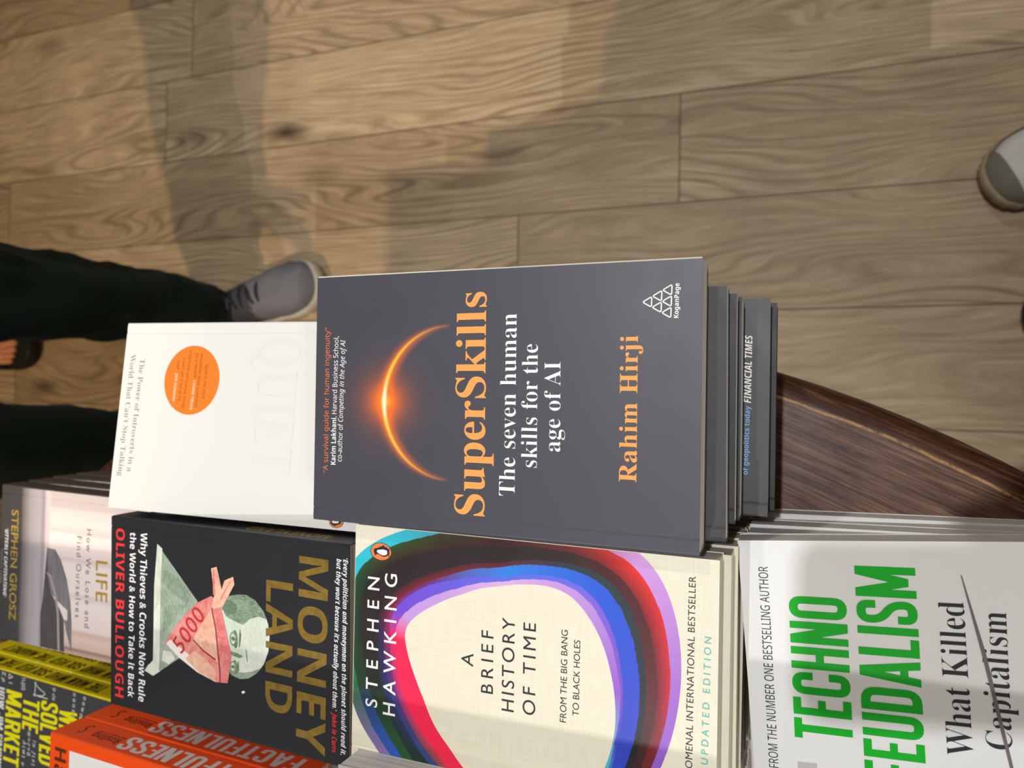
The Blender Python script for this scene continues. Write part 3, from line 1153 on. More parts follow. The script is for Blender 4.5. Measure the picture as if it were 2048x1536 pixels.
emblem('publisher_emblem', cov, HT, 115.4, 179.1, 4.6, 6.4, 0.0)
hp, _ = book('paperback_book', '', (-.2046, .0369, .9), -1.1, HW, HL, HT, M_CREAM, PAGE_WARM, 'cream paperbacks under the coloured-loop book')
hj = [(-.0012, -.0036, 0), (-.0004, -.0056, .2), (.0002, -.0066, -.3), (-.001, -.0070, .3), (.0, -.006, .2), (-.001, -.0075, -.2), (.001, -.007, .4), (0, -.006, 0)]
for i in range(8):
    b = hp if i == 0 else dup(hp)
    b['label'] = 'cream paperback, %s from the top of the stack under the coloured-loop cover' % ORD[i + 2]
    b.location = (-.2046 + hj[i][0], .0369 + hj[i][1], .906 - HT * (i + 2))
    b.rotation_euler = (0, 0, R(-1.1 + hj[i][2]))

# ---- white book with green title, near right
TW, TL, TT = 0.129, 0.198, 0.020
tk, cov = book('paperback_book', 'white paperback with a large condensed bright green two-line title', (-.1899, -.176, .860), 3.9, TW, TL, TT, M_WHITE2, PAGE_GREY)
print_lines('title', cov, TT, [('TECHNO', 'cond', (31.1, 151.2), (100.9, 149.1), 26.4, 'green'), ('FEUDALISM', 'cond', (15.3, 121.0), (116.4, 118.3), 26.1, 'green')])
print_lines('subtitle', cov, TT, [('What Killed', 'serif-', (30.4, 101.0), (101.0, 99.5), 10.49, 'bk'), ('Capitalism', 'serif-', (35.1, 85.5), (96.9, 83.1), 10.14, 'bk')])
print_lines('banner_text', cov, TT, [('FROM THE NUMBER ONE BESTSELLING AUTHOR', 'ss', (15.5, 186.4), (115.8, 184.3), 4.45, 'bk')])
poly('strike_line', cov, TT + 0.00022, [([(113.6, 99.9), (113.4, 99.4), (78.5, 92.6), (27.4, 85.7), (10.0, 82.6), (10.0, 84.0), (27.2, 87.1), (77.6, 94.2)], INK['dg'])])
poly('cover_panel', cov, TT + 0.0001, [([(19.8, 177.2), (19.9, 168.3), (-0.0 + 0.4, 169.0), (0.4, 178.0)], INK['box'])])
tp, _ = book('paperback_book', '', (-.19, -.176, .86), 1.0, TW, TL, TT, M_WHITE2, PAGE_GREY, 'white paperbacks under the green-title book')
tj = [(-.2015, -.1735, 2.4), (-.2022, -.1728, 1.2), (-.2028, -.1715, .6), (-.2018, -.1728, 1.6), (-.2020, -.1752, .6)]
for i in range(5):
    b = tp if i == 0 else dup(tp)
    b['label'] = ['white paperback directly under the one with the green title', 'white paperback two below the green-title cover, fore-edge showing',
                  'white paperback midway down the stack under the green-title cover', 'white paperback just above the lowest one beside the bare walnut tabletop',
                  'lowest white paperback of the green-title stack, its white rim beside the walnut'][i]
    b.location = (tj[i][0], tj[i][1], .86 - TT * (i + 2))
    b.rotation_euler = (0, 0, R(tj[i][2]))

# ---- white book with the orange disc
QW, QL, QT = 0.129, 0.197, 0.0245
qk, cov = book('paperback_book', 'white paperback with an orange round sticker-like disc and pale grey lettering', (.051, .4407, .8746), 178.55, QW, QL, QT, M_WHITE, PAGE_WHITE, None, None, -2.6, -5.77)
print_lines('subtitle', cov, QT, [('The Power of Introverts in a', 'serif-', (25.7, 14.3), (103.7, 13.5), 4.4, 'gr'), ('World That Can’t Stop Talking', 'serif-', (22.6, 5.6), (107.1, 5.6), 4.4, 'gr')])
poly('orange_disc', cov, QT + 0.0001, [(ell(39.6, 60.7, 23.4, 23.0, 72), flat('disc_orange', 'F9842E', 0.4))])
print_lines('quote', cov, QT, [
    ('‘Quiet is the most', 'si', (28.2, 71.3), (51.8, 71.1), 2.3, 'br'), ('important book published', 'si', (21.5, 66.3), (58.0, 65.5), 2.3, 'br'),
    ('for a decade’', 'si', (20.8, 62.3), (38.5, 62.4), 2.3, 'br'), ('LYNNE TRUSS', 'sb', (39.9, 62.4), (59.5, 61.7), 2.1, 'cr'),
    ('‘Important, persuasive, timely.', 'si', (18.8, 56.9), (59.4, 54.9), 2.3, 'br'), ('I can’t get it out of my', 'si', (24.3, 51.9), (54.4, 51.1), 2.3, 'br'),
    ('head’', 'si', (26.1, 47.2), (33.0, 47.2), 2.3, 'br'), ('JON RONSON', 'sb', (35.0, 46.7), (54.2, 46.2), 2.1, 'cr')], 0.00018)
print_lines('embossed_title', cov, QT, [('QUIET', 'serif-', (10.9, 114.0), (98.3, 114.9), 30.0, 'emb')])
emblem('publisher_emblem', cov, QT, 124.2, 181.2, 3.4, 4.7, 0.0)
qp, _ = book('paperback_book', '', (.05, .44, .84), 179, QW, QL, .0256, M_WHITE, PAGE_WHITE, 'white paperbacks under the orange-disc book')
qj = [(.0358, .446), (.0545, .4475), (.050, .443), (.050, .443)]
for i in range(4):
    b = qp if i == 0 else dup(qp)
    b['label'] = 'white paperback, %s from the top of the stack under the orange-disc cover' % ORD[i + 2]
    b.location = (qj[i][0], qj[i][1], .8425 - .0256 * (i + 1))
    b.rotation_euler = (0, 0, R(179 + (0.4 if i else -0.3)))

# ---- black book with gold foil title
MW, ML, MT = 0.1285, 0.198, 0.0215
mk, cov = book('paperback_book', 'black paperback with gold foil capitals and a masked banknote portrait', (-.0824, .4374, .8896), 179.08, MW, ML, MT, M_BLACK, PAGE_WHITE, None, None, 2.41, .99)
print_lines('title', cov, MT, [('MONEY', 'sb', (10.0, 161.9), (124.9, 160.1), 21.4, 'gold'), ('LAND', 'sb', (27.1, 136.8), (106.2, 136.5), 20.6, 'gold')], 0.00022)
print_lines('author_name', cov, MT, [('OLIVER BULLOUGH', 'sb', (7.9, 4.9), (122.6, 4.4), 8.2, 'rd')])
print_lines('subtitle', cov, MT, [('the World & How to Take it Back', 'sb', (9.5, 18.4), (120.7, 16.9), 5.6, 'w'), ('Why Thieves & Crooks Now Rule', 'sb', (8.7, 28.5), (121.7, 27.0), 6.2, 'w')])
print_lines('quote', cov, MT, [
    ('‘Every politician and moneyman on the planet should read it,', 'sbi', (8.0, 193.7), (121.5, 192.8), 3.3, 'w'),
    ('but they won’t because it’s actually about them.’', 'sbi', (8.8, 189.0), (96.8, 186.5), 3.3, 'w'), ('John le Carré', 'sbi', (98.2, 186.5), (121.3, 186.4), 3.3, 'rd')])
print_spine('spine_title', cov, 'MONEYLAND', 'sb', 176, 112, 6.5, 9, 'gold')


def engraved(name, a, b, scale, stretch):
    k = NT(name)
    o = k.sep(k.obj())
    f = k.noise(k.comb(k.math('MULTIPLY', o[0], stretch[0]), k.math('MULTIPLY', o[1], stretch[1]), 0.0), scale, 4.0, 0.65, 0.6)
    g = k.noise(k.obj(), 60.0, 3.0)
    f = k.math('ADD', k.math('MULTIPLY', f, 0.65), k.math('MULTIPLY', g, 0.35))
    return k.fin(k.ramp(f, [(0.33, srgb(b)), (0.62, srgb(a))]), 0.45, 0.3)


E_SKIN = engraved('banknote_face', 'E6EBDF', 'C4D0BC', 1.0, (260, 700))
E_HAIR = engraved('banknote_hair', 'A9BBA2', '46624A', 1.0, (1500, 300))
E_DARK = engraved('banknote_shade', '7D977C', '4A6850', 1.0, (900, 900))
E_MID = engraved('banknote_fold', 'A3B4A0', '5E7763', 1.0, (300, 1100))
E_SUIT = engraved('banknote_coat', 'B6C4B2', '6F8672', 1.0, (300, 1100))
E_PAPER = engraved('banknote_margin', 'EDEFE2', 'C9CFBE', 1.0, (100, 300))
E_RED = engraved('red_note', 'F0A79A', 'DE5E60', 1.0, (220, 260))
E_RED2 = engraved('red_note_deep', 'EE9A94', 'DA5A60', 1.0, (300, 300))
E_PEACH = engraved('red_note_light', 'F6CDB2', 'E89C82', 1.0, (200, 200))
E_LINE = flat('red_note_fold', '8E2A30')
E_WH = flat('note_white', 'F7EFEA')
headp = [(67.4, 101.1), (45, 100.5), (41, 107), (39.2, 114), (38.6, 121), (41, 128), (46.5, 134.5), (54, 138.4), (62, 139.6), (71, 138.6), (79, 135.2), (85.6, 129.5), (89.8, 123), (91.4, 116), (90, 109), (84, 104)]
hairp = [(48, 100.6), (44, 102), (41, 107), (39.2, 114), (38.6, 121), (41, 128), (46.5, 134.5), (51.5, 137.4), (50.5, 131), (53, 124), (57.5, 118.5), (56, 111), (54, 104)]
hair2 = [(91.4, 116), (90, 109), (86, 105), (87.4, 111), (87, 119), (85, 126), (81.5, 133.4), (85.6, 129.5), (89.8, 123)]
suit = [(14.9, 44.0), (42.6, 41.3), (92.0, 40.5), (100.3, 32.6), (102.5, 40.6), (92.7, 55.6), (86.9, 64.4), (70, 74), (48.0, 80.2)]
band = [(42.9, 92.2), (48.8, 80.2), (59.0, 68.5), (69.1, 58.8), (78.6, 51.7), (86.5, 64.4), (93.2, 80.5), (96.7, 96.2), (95.6, 106.4), (77.6, 109.3), (64.5, 105.2), (50.6, 101.0), (47.0, 99.5)]


def eye(cx, cy, w, h):
    return [(ell(cx, cy + 1.6, w * 1.25, h * 0.42, 14, 0.08), E_DARK), (ell(cx, cy, w, h * 0.62, 16), E_HAIR), (ell(cx, cy - 0.2, w * 0.72, h * 0.36, 14), E_SKIN),
            (ell(cx, cy - 0.1, w * 0.3, h * 0.34, 12), E_DARK)]


art = [(suit, E_SUIT), ([(14.9, 44.0), (42.6, 41.3), (92.0, 40.5), (98, 35), (102.5, 40.6), (99, 46), (92, 46.5), (42, 47.2), (17.5, 48.6)], E_PAPER),
       ([(100.3, 32.6), (102.5, 40.6), (98.5, 47), (94.5, 41.5), (95.5, 36.5)], INK['pale']),
       ([(30, 50), (40, 49), (47, 60), (50, 72), (44, 74), (36, 64)], E_MID), ([(56, 50), (74, 49), (62, 60), (52, 70), (53, 58)], E_MID),
       ([(84, 50), (91, 48.5), (92.5, 55), (88, 61), (84, 57)], E_PAPER),
       (headp, E_SKIN), (hairp, E_HAIR), ([(50, 101), (44.5, 103), (43.0, 108), (46, 113.5), (51, 113), (53.5, 106)], E_DARK), (hair2, E_HAIR)]
art += eye(67.2, 110.6, 4.6, 5.0) + eye(84.6, 110.6, 3.6, 4.6)
art += [([(60, 116), (64, 117.2), (71, 116.2), (72, 115.2), (64, 115.4)], E_DARK), ([(80, 115.2), (86, 115.6), (88, 114.2), (82, 114)], E_DARK),
        ([(75.2, 109), (77.6, 109), (78.4, 116), (76.8, 119), (75.6, 114)], E_HAIR), ([(72, 121.5), (79, 122.4), (80, 121.7), (73, 120.8)], E_HAIR)]
poly('portrait_artwork', cov, MT + 0.00008, art)
mask = [(band, E_RED), ([(78.6, 51.7), (86.5, 64.4), (93.2, 80.5), (96.7, 96.2), (92.5, 94), (87, 82), (80, 66), (76, 57)], E_WH),
        ([(86, 70), (93.2, 82), (96.4, 95), (90, 97), (84, 88), (80, 78)], E_PEACH),
        ([(50, 92.5), (62, 84), (73.6, 76.2), (79.1, 85.7), (84, 98), (68, 97), (58, 97)], E_PEACH),
        ([(47.0, 99.5), (50.2, 92.5), (62.8, 96.0), (78, 98.6), (95, 100.4), (95.6, 106.4), (77.6, 109.3), (64.5, 105.2), (50.6, 101.0)], E_RED2),
        ([(50.2, 91.9), (62.8, 95.5), (89.1, 99.2), (96.4, 99.6), (96.2, 100.6), (89.1, 100.3), (62.8, 96.5), (50.2, 92.9)], E_LINE),
        ([(73.2, 76.3), (79.1, 85.7), (83.2, 96.1), (82.2, 96.3), (78.2, 86.1), (72.6, 76.9)], E_LINE),
        ([(42.9, 92.2), (48.8, 80.2), (59.0, 68.5), (78.6, 51.7), (79.6, 52.6), (60, 69.6), (50.2, 81), (44.4, 92.6)], E_RED2),
        ([(42.3, 94.8), (25.5, 92.0), (23.9, 96.7), (39.1, 101.4), (49.2, 96.9), (50.7, 92.3)], E_PEACH), ([(40.6, 100.0), (31.8, 103.2), (28.6, 110.5), (33.3, 111.5), (48.3, 102.0), (51.0, 93.8)], E_PEACH),
        ([(42.0, 93.8), (25.5, 93.4), (26, 94.6), (42, 95.8)], E_RED2), ([(43, 100), (32, 107.5), (31.5, 108.6), (46, 99.6)], E_RED2)]
poly('red_mask_artwork', cov, MT + 0.00030, mask)
INK['note'] = flat('ink_note_red', 'C9303E')
print_lines('note_numeral', cov, MT, [('5000', 'sb', (84.0, 66.8), (56.8, 87.4), 11.5, 'note')], 0.00046)
# a stray white fluff of paper on the black cover
poly('paper_fleck', cov, MT + 0.0002, [([(97.8, 119.6), (99.0, 117.4), (100.2, 118.6), (99.4, 119.4), (99.0, 120.6)], INK['w'])])
mp, _ = book('paperback_book', '', (-.0837, .438, .86), 178, MW, ML, .0216, M_BLACK, PAGE_WHITE, 'black paperbacks under the gold-foil title')
for i in range(6):
    b = mp if i == 0 else dup(mp)
    b['label'] = 'black paperback, %s from the top of the stack under the gold foil title' % ORD[i + 2]
    b.location = (-.0837 + random.uniform(-.001, .001), .4374 + random.uniform(-.001, .001), .8672 - .0212 * (i + 1))
    b.rotation_euler = (0, 0, R(179.0 + random.uniform(-.3, .3)))
    b.scale = (1, 1, .0212 / .0216)

# ---- pale pink room cover, far left
GW, GL, GT = 0.129, 0.181, 0.0198
gk, cov = book('paperback_book', 'pale pink paperback picturing a grey coat by a door, gold author name', (-.0749, .6243, .840), 178.3, GW, GL, GT, M_GROSZ, PAGE_WARM, None, card('brown_spine_card', '4E4743', 0.5, 0.3, 0.08))
print_lines('author_name', cov, GT, [('STEPHEN GROSZ', 'sr+', (20.3, 13.0), (111.9, 13.2), 8.2, 'gold2')])
print_lines('quote', cov, GT, [('‘UTTERLY CAPTIVATING’', 'sbi', (36.5, 5.4), (93.9, 5.0), 4.0, 'w'), ('SUNDAY TIMES', 'sr', (54.2, 1.0), (82.8, 0.8), 2.4, 'gr')])
print_lines('subtitle', cov, GT, [('How We Lose and', 'sr', (28.0, 100.9), (105.7, 101.5), 5.3, 'dg'), ('Find Ourselves', 'sr', (34.6, 90.3), (99.1, 90.8), 5.3, 'dg')])
print_lines('title', cov, GT, [('LIFE', 'sr+', (51.5, 112.1), (83.4, 112.9), 12.5, 'gold2'), ('EXAMINED', 'sr+', (20, 132), (110, 132), 12.5, 'gold2'), ('THE', 'sr+', (50, 152), (80, 152), 12.5, 'gold2')])
K_COAT = engraved('coat_print', '8E8A8E', '6A676B', 1.0, (25, 260))
K_COAT2 = engraved('coat_print_dark', '5D5A5B', '494748', 1.0, (25, 260))
K_LIN = flat('coat_lining_print', 'A9A3A2')
poly('coat_picture', cov, GT + 0.00008, [
    ([(47.5, 56.5), (48.0, 66), (56, 73), (70, 80), (88, 85), (104, 87), (126.8, 87.6), (131.5, 89.4), (121, 85), (110, 80.5), (103, 78), (103, 82), (95, 82), (90, 72), (84, 63), (70, 58)], K_COAT),
    ([(47.5, 56.5), (70, 58), (84, 63), (95, 73), (103, 78), (129.4 - 1, 79.5), (128.4, 51.6), (114.4, 51.2), (102.5, 50.7), (89.3, 53.0), (67.2, 54.9)], K_COAT2),
    ([(67.2, 55.5), (72, 61), (86, 67), (100, 70), (128.4, 72), (128.4, 74.5), (99, 72.5), (84, 69), (69, 62)], K_LIN)])
M_GSPINE = card('brown_card_spine', '4E4743', 0.5, 0.3, 0.08)
gp, _ = book('paperback_book', '', (-.0749, .62, .82), 178.3, GW, GL, GT, M_GROSZ, PAGE_WARM, 'paperbacks under the pink room cover', M_GSPINE)
gj = [(-.0735, .6210, 178.5), (-.0722, .6185, 178.9), (-.0712, .6150, 178.6), (-.072, .615, 178.6)]
gz = .74
for i in range(4):
    b = gp if i == 0 else dup(gp)
    b['label'] = 'pale pink paperback, %s from the top of the stack under the coat picture' % ORD[i + 2]
    b.location = (gj[i][0], gj[i][1], .8202 - (.8202 - .74) / 4 * (i + 1))
    b.rotation_euler = (0, 0, R(gj[i][2]))
    b.scale = (1, 1, (.8202 - .74) / 4 / GT)

# ---- blackboard cover with yellow capitals, bottom left
YW, YL, YT = 0.135, 0.21, 0.0222
yk, cov = book('paperback_book', 'blackboard-patterned paperback with huge yellow capitals and yellow spine, upper copy', (-.2477, .750, .800), 176.8, YW, YL, YT, M_CHALK, PAGE_WARM, None, M_YELLOW)
print_lines('title', cov, YT, [('MARKET', 'cond', (17.1, 74.7), (84.9, 74.6), 20.6, 'ye'), ('THE', 'cond', (19.3, 97.9), (48.4, 97.4), 21.0, 'ye'), ('SOLVED', 'cond', (17.2, 120.8), (73.6, 120.9), 21.6, 'ye'),
                                ('WHO', 'cond', (19.7, 144.3), (50.6, 144.3), 21.8, 'ye'), ('THE MAN', 'cond', (19.6, 168.9), (83.2, 168.1), 22.0, 'ye')])
print_lines('subtitle', cov, YT, [('HOW JIM SIMONS', 'cond', (17.1, 64.6), (92.4, 64.5), 7.6, 'w')])
print_lines('chalk_writing', cov, YT, [
    ('Δψ', 'si', (2.5, 76.6), (13.2, 76.7), 5.4, 'w'), ('½(o)', 'si', (2.5, 94.1), (13.6, 94.9), 5.4, 'w'), ('σ √n', 'si', (3.6, 134.7), (14.4, 134.1), 4.2, 'w'), ('o o o z o o', 'sr', (2.7, 160.3), (29.5, 159.7), 4.2, 'w'),
    ('o o w o c o', 'sr', (3.3, 173.1), (30.3, 167.8), 4.2, 'w'), ('w=z=0', 'si', (49.3, 105.4), (70.5, 105.6), 4.2, 'w'), ('A(w) μ', 'si', (58.4, 99.4), (81.0, 99.7), 4.2, 'w'), ('Σ p', 'si', (2.5, 67.8), (11.5, 67.9), 4.4, 'w'),
    ('ln f(x)', 'si', (55.4, 112.4), (77.8, 112.7), 4.0, 'w')])
curve_ = rounded([(4, 111), (8, 117), (11, 126), (14, 122), (14.5, 115.5)], 3, False, 4)
L_, Q_ = offset_line(curve_, 0.35)
poly('chalk_curve', cov, YT + 0.0001, [([L_[i], Q_[i], Q_[i + 1], L_[i + 1]], INK['w']) for i in range(len(curve_) - 1)] + [([(2.5, 113.2), (16, 112.4), (16, 111.6), (2.5, 112.4)], INK['w']), ([(14.5, 110), (15.2, 110), (15.2, 129), (14.5, 129)], INK['w'])])
print_spine('spine_title', cov, 'THE MAN WHO SOLVED THE MARKET', 'cond', 183, 12, 4.5, 13, 'spk')
yp, c2 = book('paperback_book', 'blackboard-patterned paperback with yellow spine, lower copy beside the pink room cover', (-.2474, .742, .7775), 176.8, YW, YL, YT, M_CHALK, PAGE_WARM, None, M_YELLOW)
print_spine('spine_title', c2, 'THE MAN WHO SOLVED THE MARKET', 'cond', 192, 16, 4.5, 13, 'spk')
print_lines('chalk_writing', c2, YT, [('o  Δ  v  o  w  z  o  n  c  o', 'sr', (1.0, 60), (1.2, 190), 0.0 + 2.2, 'w')])
b = dup(yp, 'lowest blackboard-patterned paperback, resting on the table beneath its two copies')
b.location = (-.2477, .744, .74)
b.scale = (1, 1, (.7775 - YT - .74) / YT)

# ---- orange books, bottom left
FW, FL, FT_ = 0.129, 0.198, 0.0253
fk, cov = book('paperback_book', 'bright orange paperback with brown name and white panel, silver spine capitals', (-.2384, .4944, .890), 177.6, FW, FL, FT_, M_ORANGE, PAGE_WHITE, None, M_ORANGE2)
print_lines('author_name', cov, FT_, [('Hans Rosling', 'sb', (9.3, 5.0), (112, 4.0), 11.2, 'brn')])
poly('white_panel', cov, FT_ + 0.0001, [([(9.1, 19.5), (120, 19.5), (120, 95), (9.1, 95)], INK['w'])])


def fact_spine(c):
    print_spine('spine_title', c, 'FACTFULNESS', 'cond', 185, 57, 5.2, 16.5, 'silver')
    print_spine('spine_author', c, 'Rosling', 'sb', 54, 29, 12.0, 6.6, 'brn')
    print_spine('spine_small_text', c, 'Hans Rosling with Ola', 'sr', 55, 33, 9.2, 1.8, 'brn')
    print_spine('spine_mark', c, 'S', 'si', 21, 15.5, 6.5, 11, 'brn')


fact_spine(cov)
fp, c2 = book('paperback_book', 'orange paperback with silver spine capitals, directly under the one with white panel', (-.2384 + .0006, .4932, .8647), 177.7, FW, FL, FT_, M_ORANGE, PAGE_WHITE, None, M_ORANGE2)
fact_spine(c2)
for i in range(4):
    b = dup(fp)
    b['label'] = 'orange paperback, %s from the top of the stack with silver spine capitals' % ORD[i + 3]
    hh = (.8647 - FT_ - .74) / 4
    b.location = (-.2384 + random.uniform(-.0008, .0008), .4925 + random.uniform(-.001, .001), .74 + hh * (3 - i))
    b.scale = (1, 1, hh / FT_)

# ---- stack at the lower edge, only a page block corner in view
LW, LL, LT = 0.129, 0.198, 0.019
bk, _ = book('paperback_book', 'book at bottom edge, only its fanned cream page edges visible beside the coloured loop', (-.1963 - LW - .001, .2293 - LL, .925), -.6, LW, LL, LT, M_SIDE, PAGE_WHITE)
lp, _ = book('paperback_book', '', (-.3263, .03, .906), -.6, LW, LL, .0166, M_SIDE, PAGE_WHITE, 'paperbacks beneath the cream page edges at the bottom')
for i in range(10):
    b = lp if i == 0 else dup(lp)
    b['label'] = 'paperback, %s from the top of the stack with cream page edges, below frame' % ORD[i + 2]
    b.location = (-.3363 + random.uniform(-.001, .001), .030 + random.uniform(-.001, .001), .906 - .0166 * (i + 1))

# ---- added riser further along the table, out of frame: its straight edge shades the near books
RZ0, RZ1, RX0, RX1, RY0, RY1 = 0.74, 1.333, -0.95, -0.450, -0.06, 0.80
riser = empty('added_shade_riser', ((RX0 + RX1) / 2, (RY0 + RY1) / 2, RZ0))
tag(riser, 'added white box in the middle of the round table, unseen, shading nearby books', 'added riser')
M_BOUNCE = card('white_bounce_board', 'E9E6DF', 0.5, 0.3, 0.02)  # white so the added riser bounces light onto the books beside it


def box(name, x0, x1, y0, y1, z0, z1, mats, parent, bev=0.002):
    bm = bmesh.new()
    bmesh.ops.create_cube(bm, size=1.0)
    for v in bm.verts:
        v.co = Vector(((x0 + x1) / 2 + v.co.x * (x1 - x0), (y0 + y1) / 2 + v.co.y * (y1 - y0), (z0 + z1) / 2 + v.co.z * (z1 - z0)))
    if bev:
        bmesh.ops.bevel(bm, geom=bm.edges[:], offset=bev, segments=2, affect='EDGES')
    return from_bm(name, bm, mats, parent)


hx, hy, hz = (RX1 - RX0) / 2, (RY1 - RY0) / 2, RZ1 - RZ0
box('top_board', -hx, hx, -hy, hy, hz - .022, hz, [M_BOUNCE], riser)
for s_ in (-1, 1):
    box('side_board', s_ * (hx - .03) - .009, s_ * (hx - .03) + .009, -hy + .02, hy - .02, 0, hz - .022, [M_BOUNCE], riser)
    box('end_board', -hx + .04, hx - .04, s_ * (hy - .03) - .009, s_ * (hy - .03) + .009, 0, hz - .022, [M_BOUNCE], riser)

# ================================================================== PEOPLE AND SHOES


def cloth(name, a, b, rough=0.9):
    k = NT(name)
    o = k.obj()
    f = k.noise(o, 14.0, 3.0)
    g = k.noise(o, 900.0, 2.0)
    c = k.mix(k.math('ADD', k.math('MULTIPLY', f, 0.7), k.math('MULTIPLY', g, 0.3)), srgb(a), srgb(b))
    k.bump(g, 0.3, 0.0008)
    k.b.inputs['Sheen Weight'].default_value = 0.05
    return k.fin(c, rough, 0.1)


def leather(name, a, b, rough=0.6, sc=40.0):
    k = NT(name)
    o = k.obj()
    f = k.noise(o, sc, 4.0, 0.6)
    k.bump(k.noise(o, 700.0, 3.0), 0.2, 0.0006)
    return k.fin(k.mix(f, srgb(a), srgb(b)), rough, 0.3)


M_TROU = cloth('dark_green_trousers', '07120D', '12291D')
M_BLACKCLOTH = cloth('black_trousers', '101012', '1A1A1D')
M_JACK = cloth('grey_jacket', '3A3C40', '46494E')
M_SKIN = leather('skin', 'D98F6B', 'E6A584', 0.5, 30.0)
M_HAIR = leather('dark_hair', '1E1712', '2E231A', 0.6)
M_EYE = leather('eye_white', 'D8D4CC', 'E4E0D8', 0.3)
M_LIP = leather('lip', 'B4655A', 'BE7064', 0.5)
M_RUB = leather('cream_rubber', 'BDB7AB', 'CEC9BE', 0.6)
M_GSHOE = leather('grey_knit', '68686E', '7C7C83', 0.85, 60.0)
M_GSHOE2 = leather('dark_grey_knit', '37383D', '4C4D52', 0.85, 90.0)
M_LACE = leather('dark_lace', '232327', '34353A', 0.8)
M_WSHOE = leather('white_suede', 'BDBBB6', 'D8D7D3', 0.8, 50.0)
M_WBUMP = leather('olive_grey_rubber', '6F6B5F', '827E71', 0.7)
M_WSOLE = leather('beige_rubber', '93836E', 'A9997F', 0.7)
M_BRSHOE = leather('dark_brown_leather', '2B1A12', '3A251A', 0.45)
M_BRSOLE = leather('dark_sole', '17110D', '211A15', 0.7)
M_BSHOE = leather('black_slipper', '141417', '202024', 0.6)


def shoe_halfwidths(t):
    """left and right half widths of the sole at t = 0 heel .. 1 toe"""
    pts = [(0, .012), (.02, .022), (.07, .031), (.2, .035), (.4, .035), (.58, .043), (.72, .050), (.83, .049), (.91, .042), (.96, .032), (.985, .022), (1, .008)]
    for (a, p), (b, q) in zip(pts, pts[1:]):
        if t <= b:
            f = (t - a) / (b - a)
            f = f * f * (3 - 2 * f)
            return p + (q - p) * f
    return pts[-1][1]


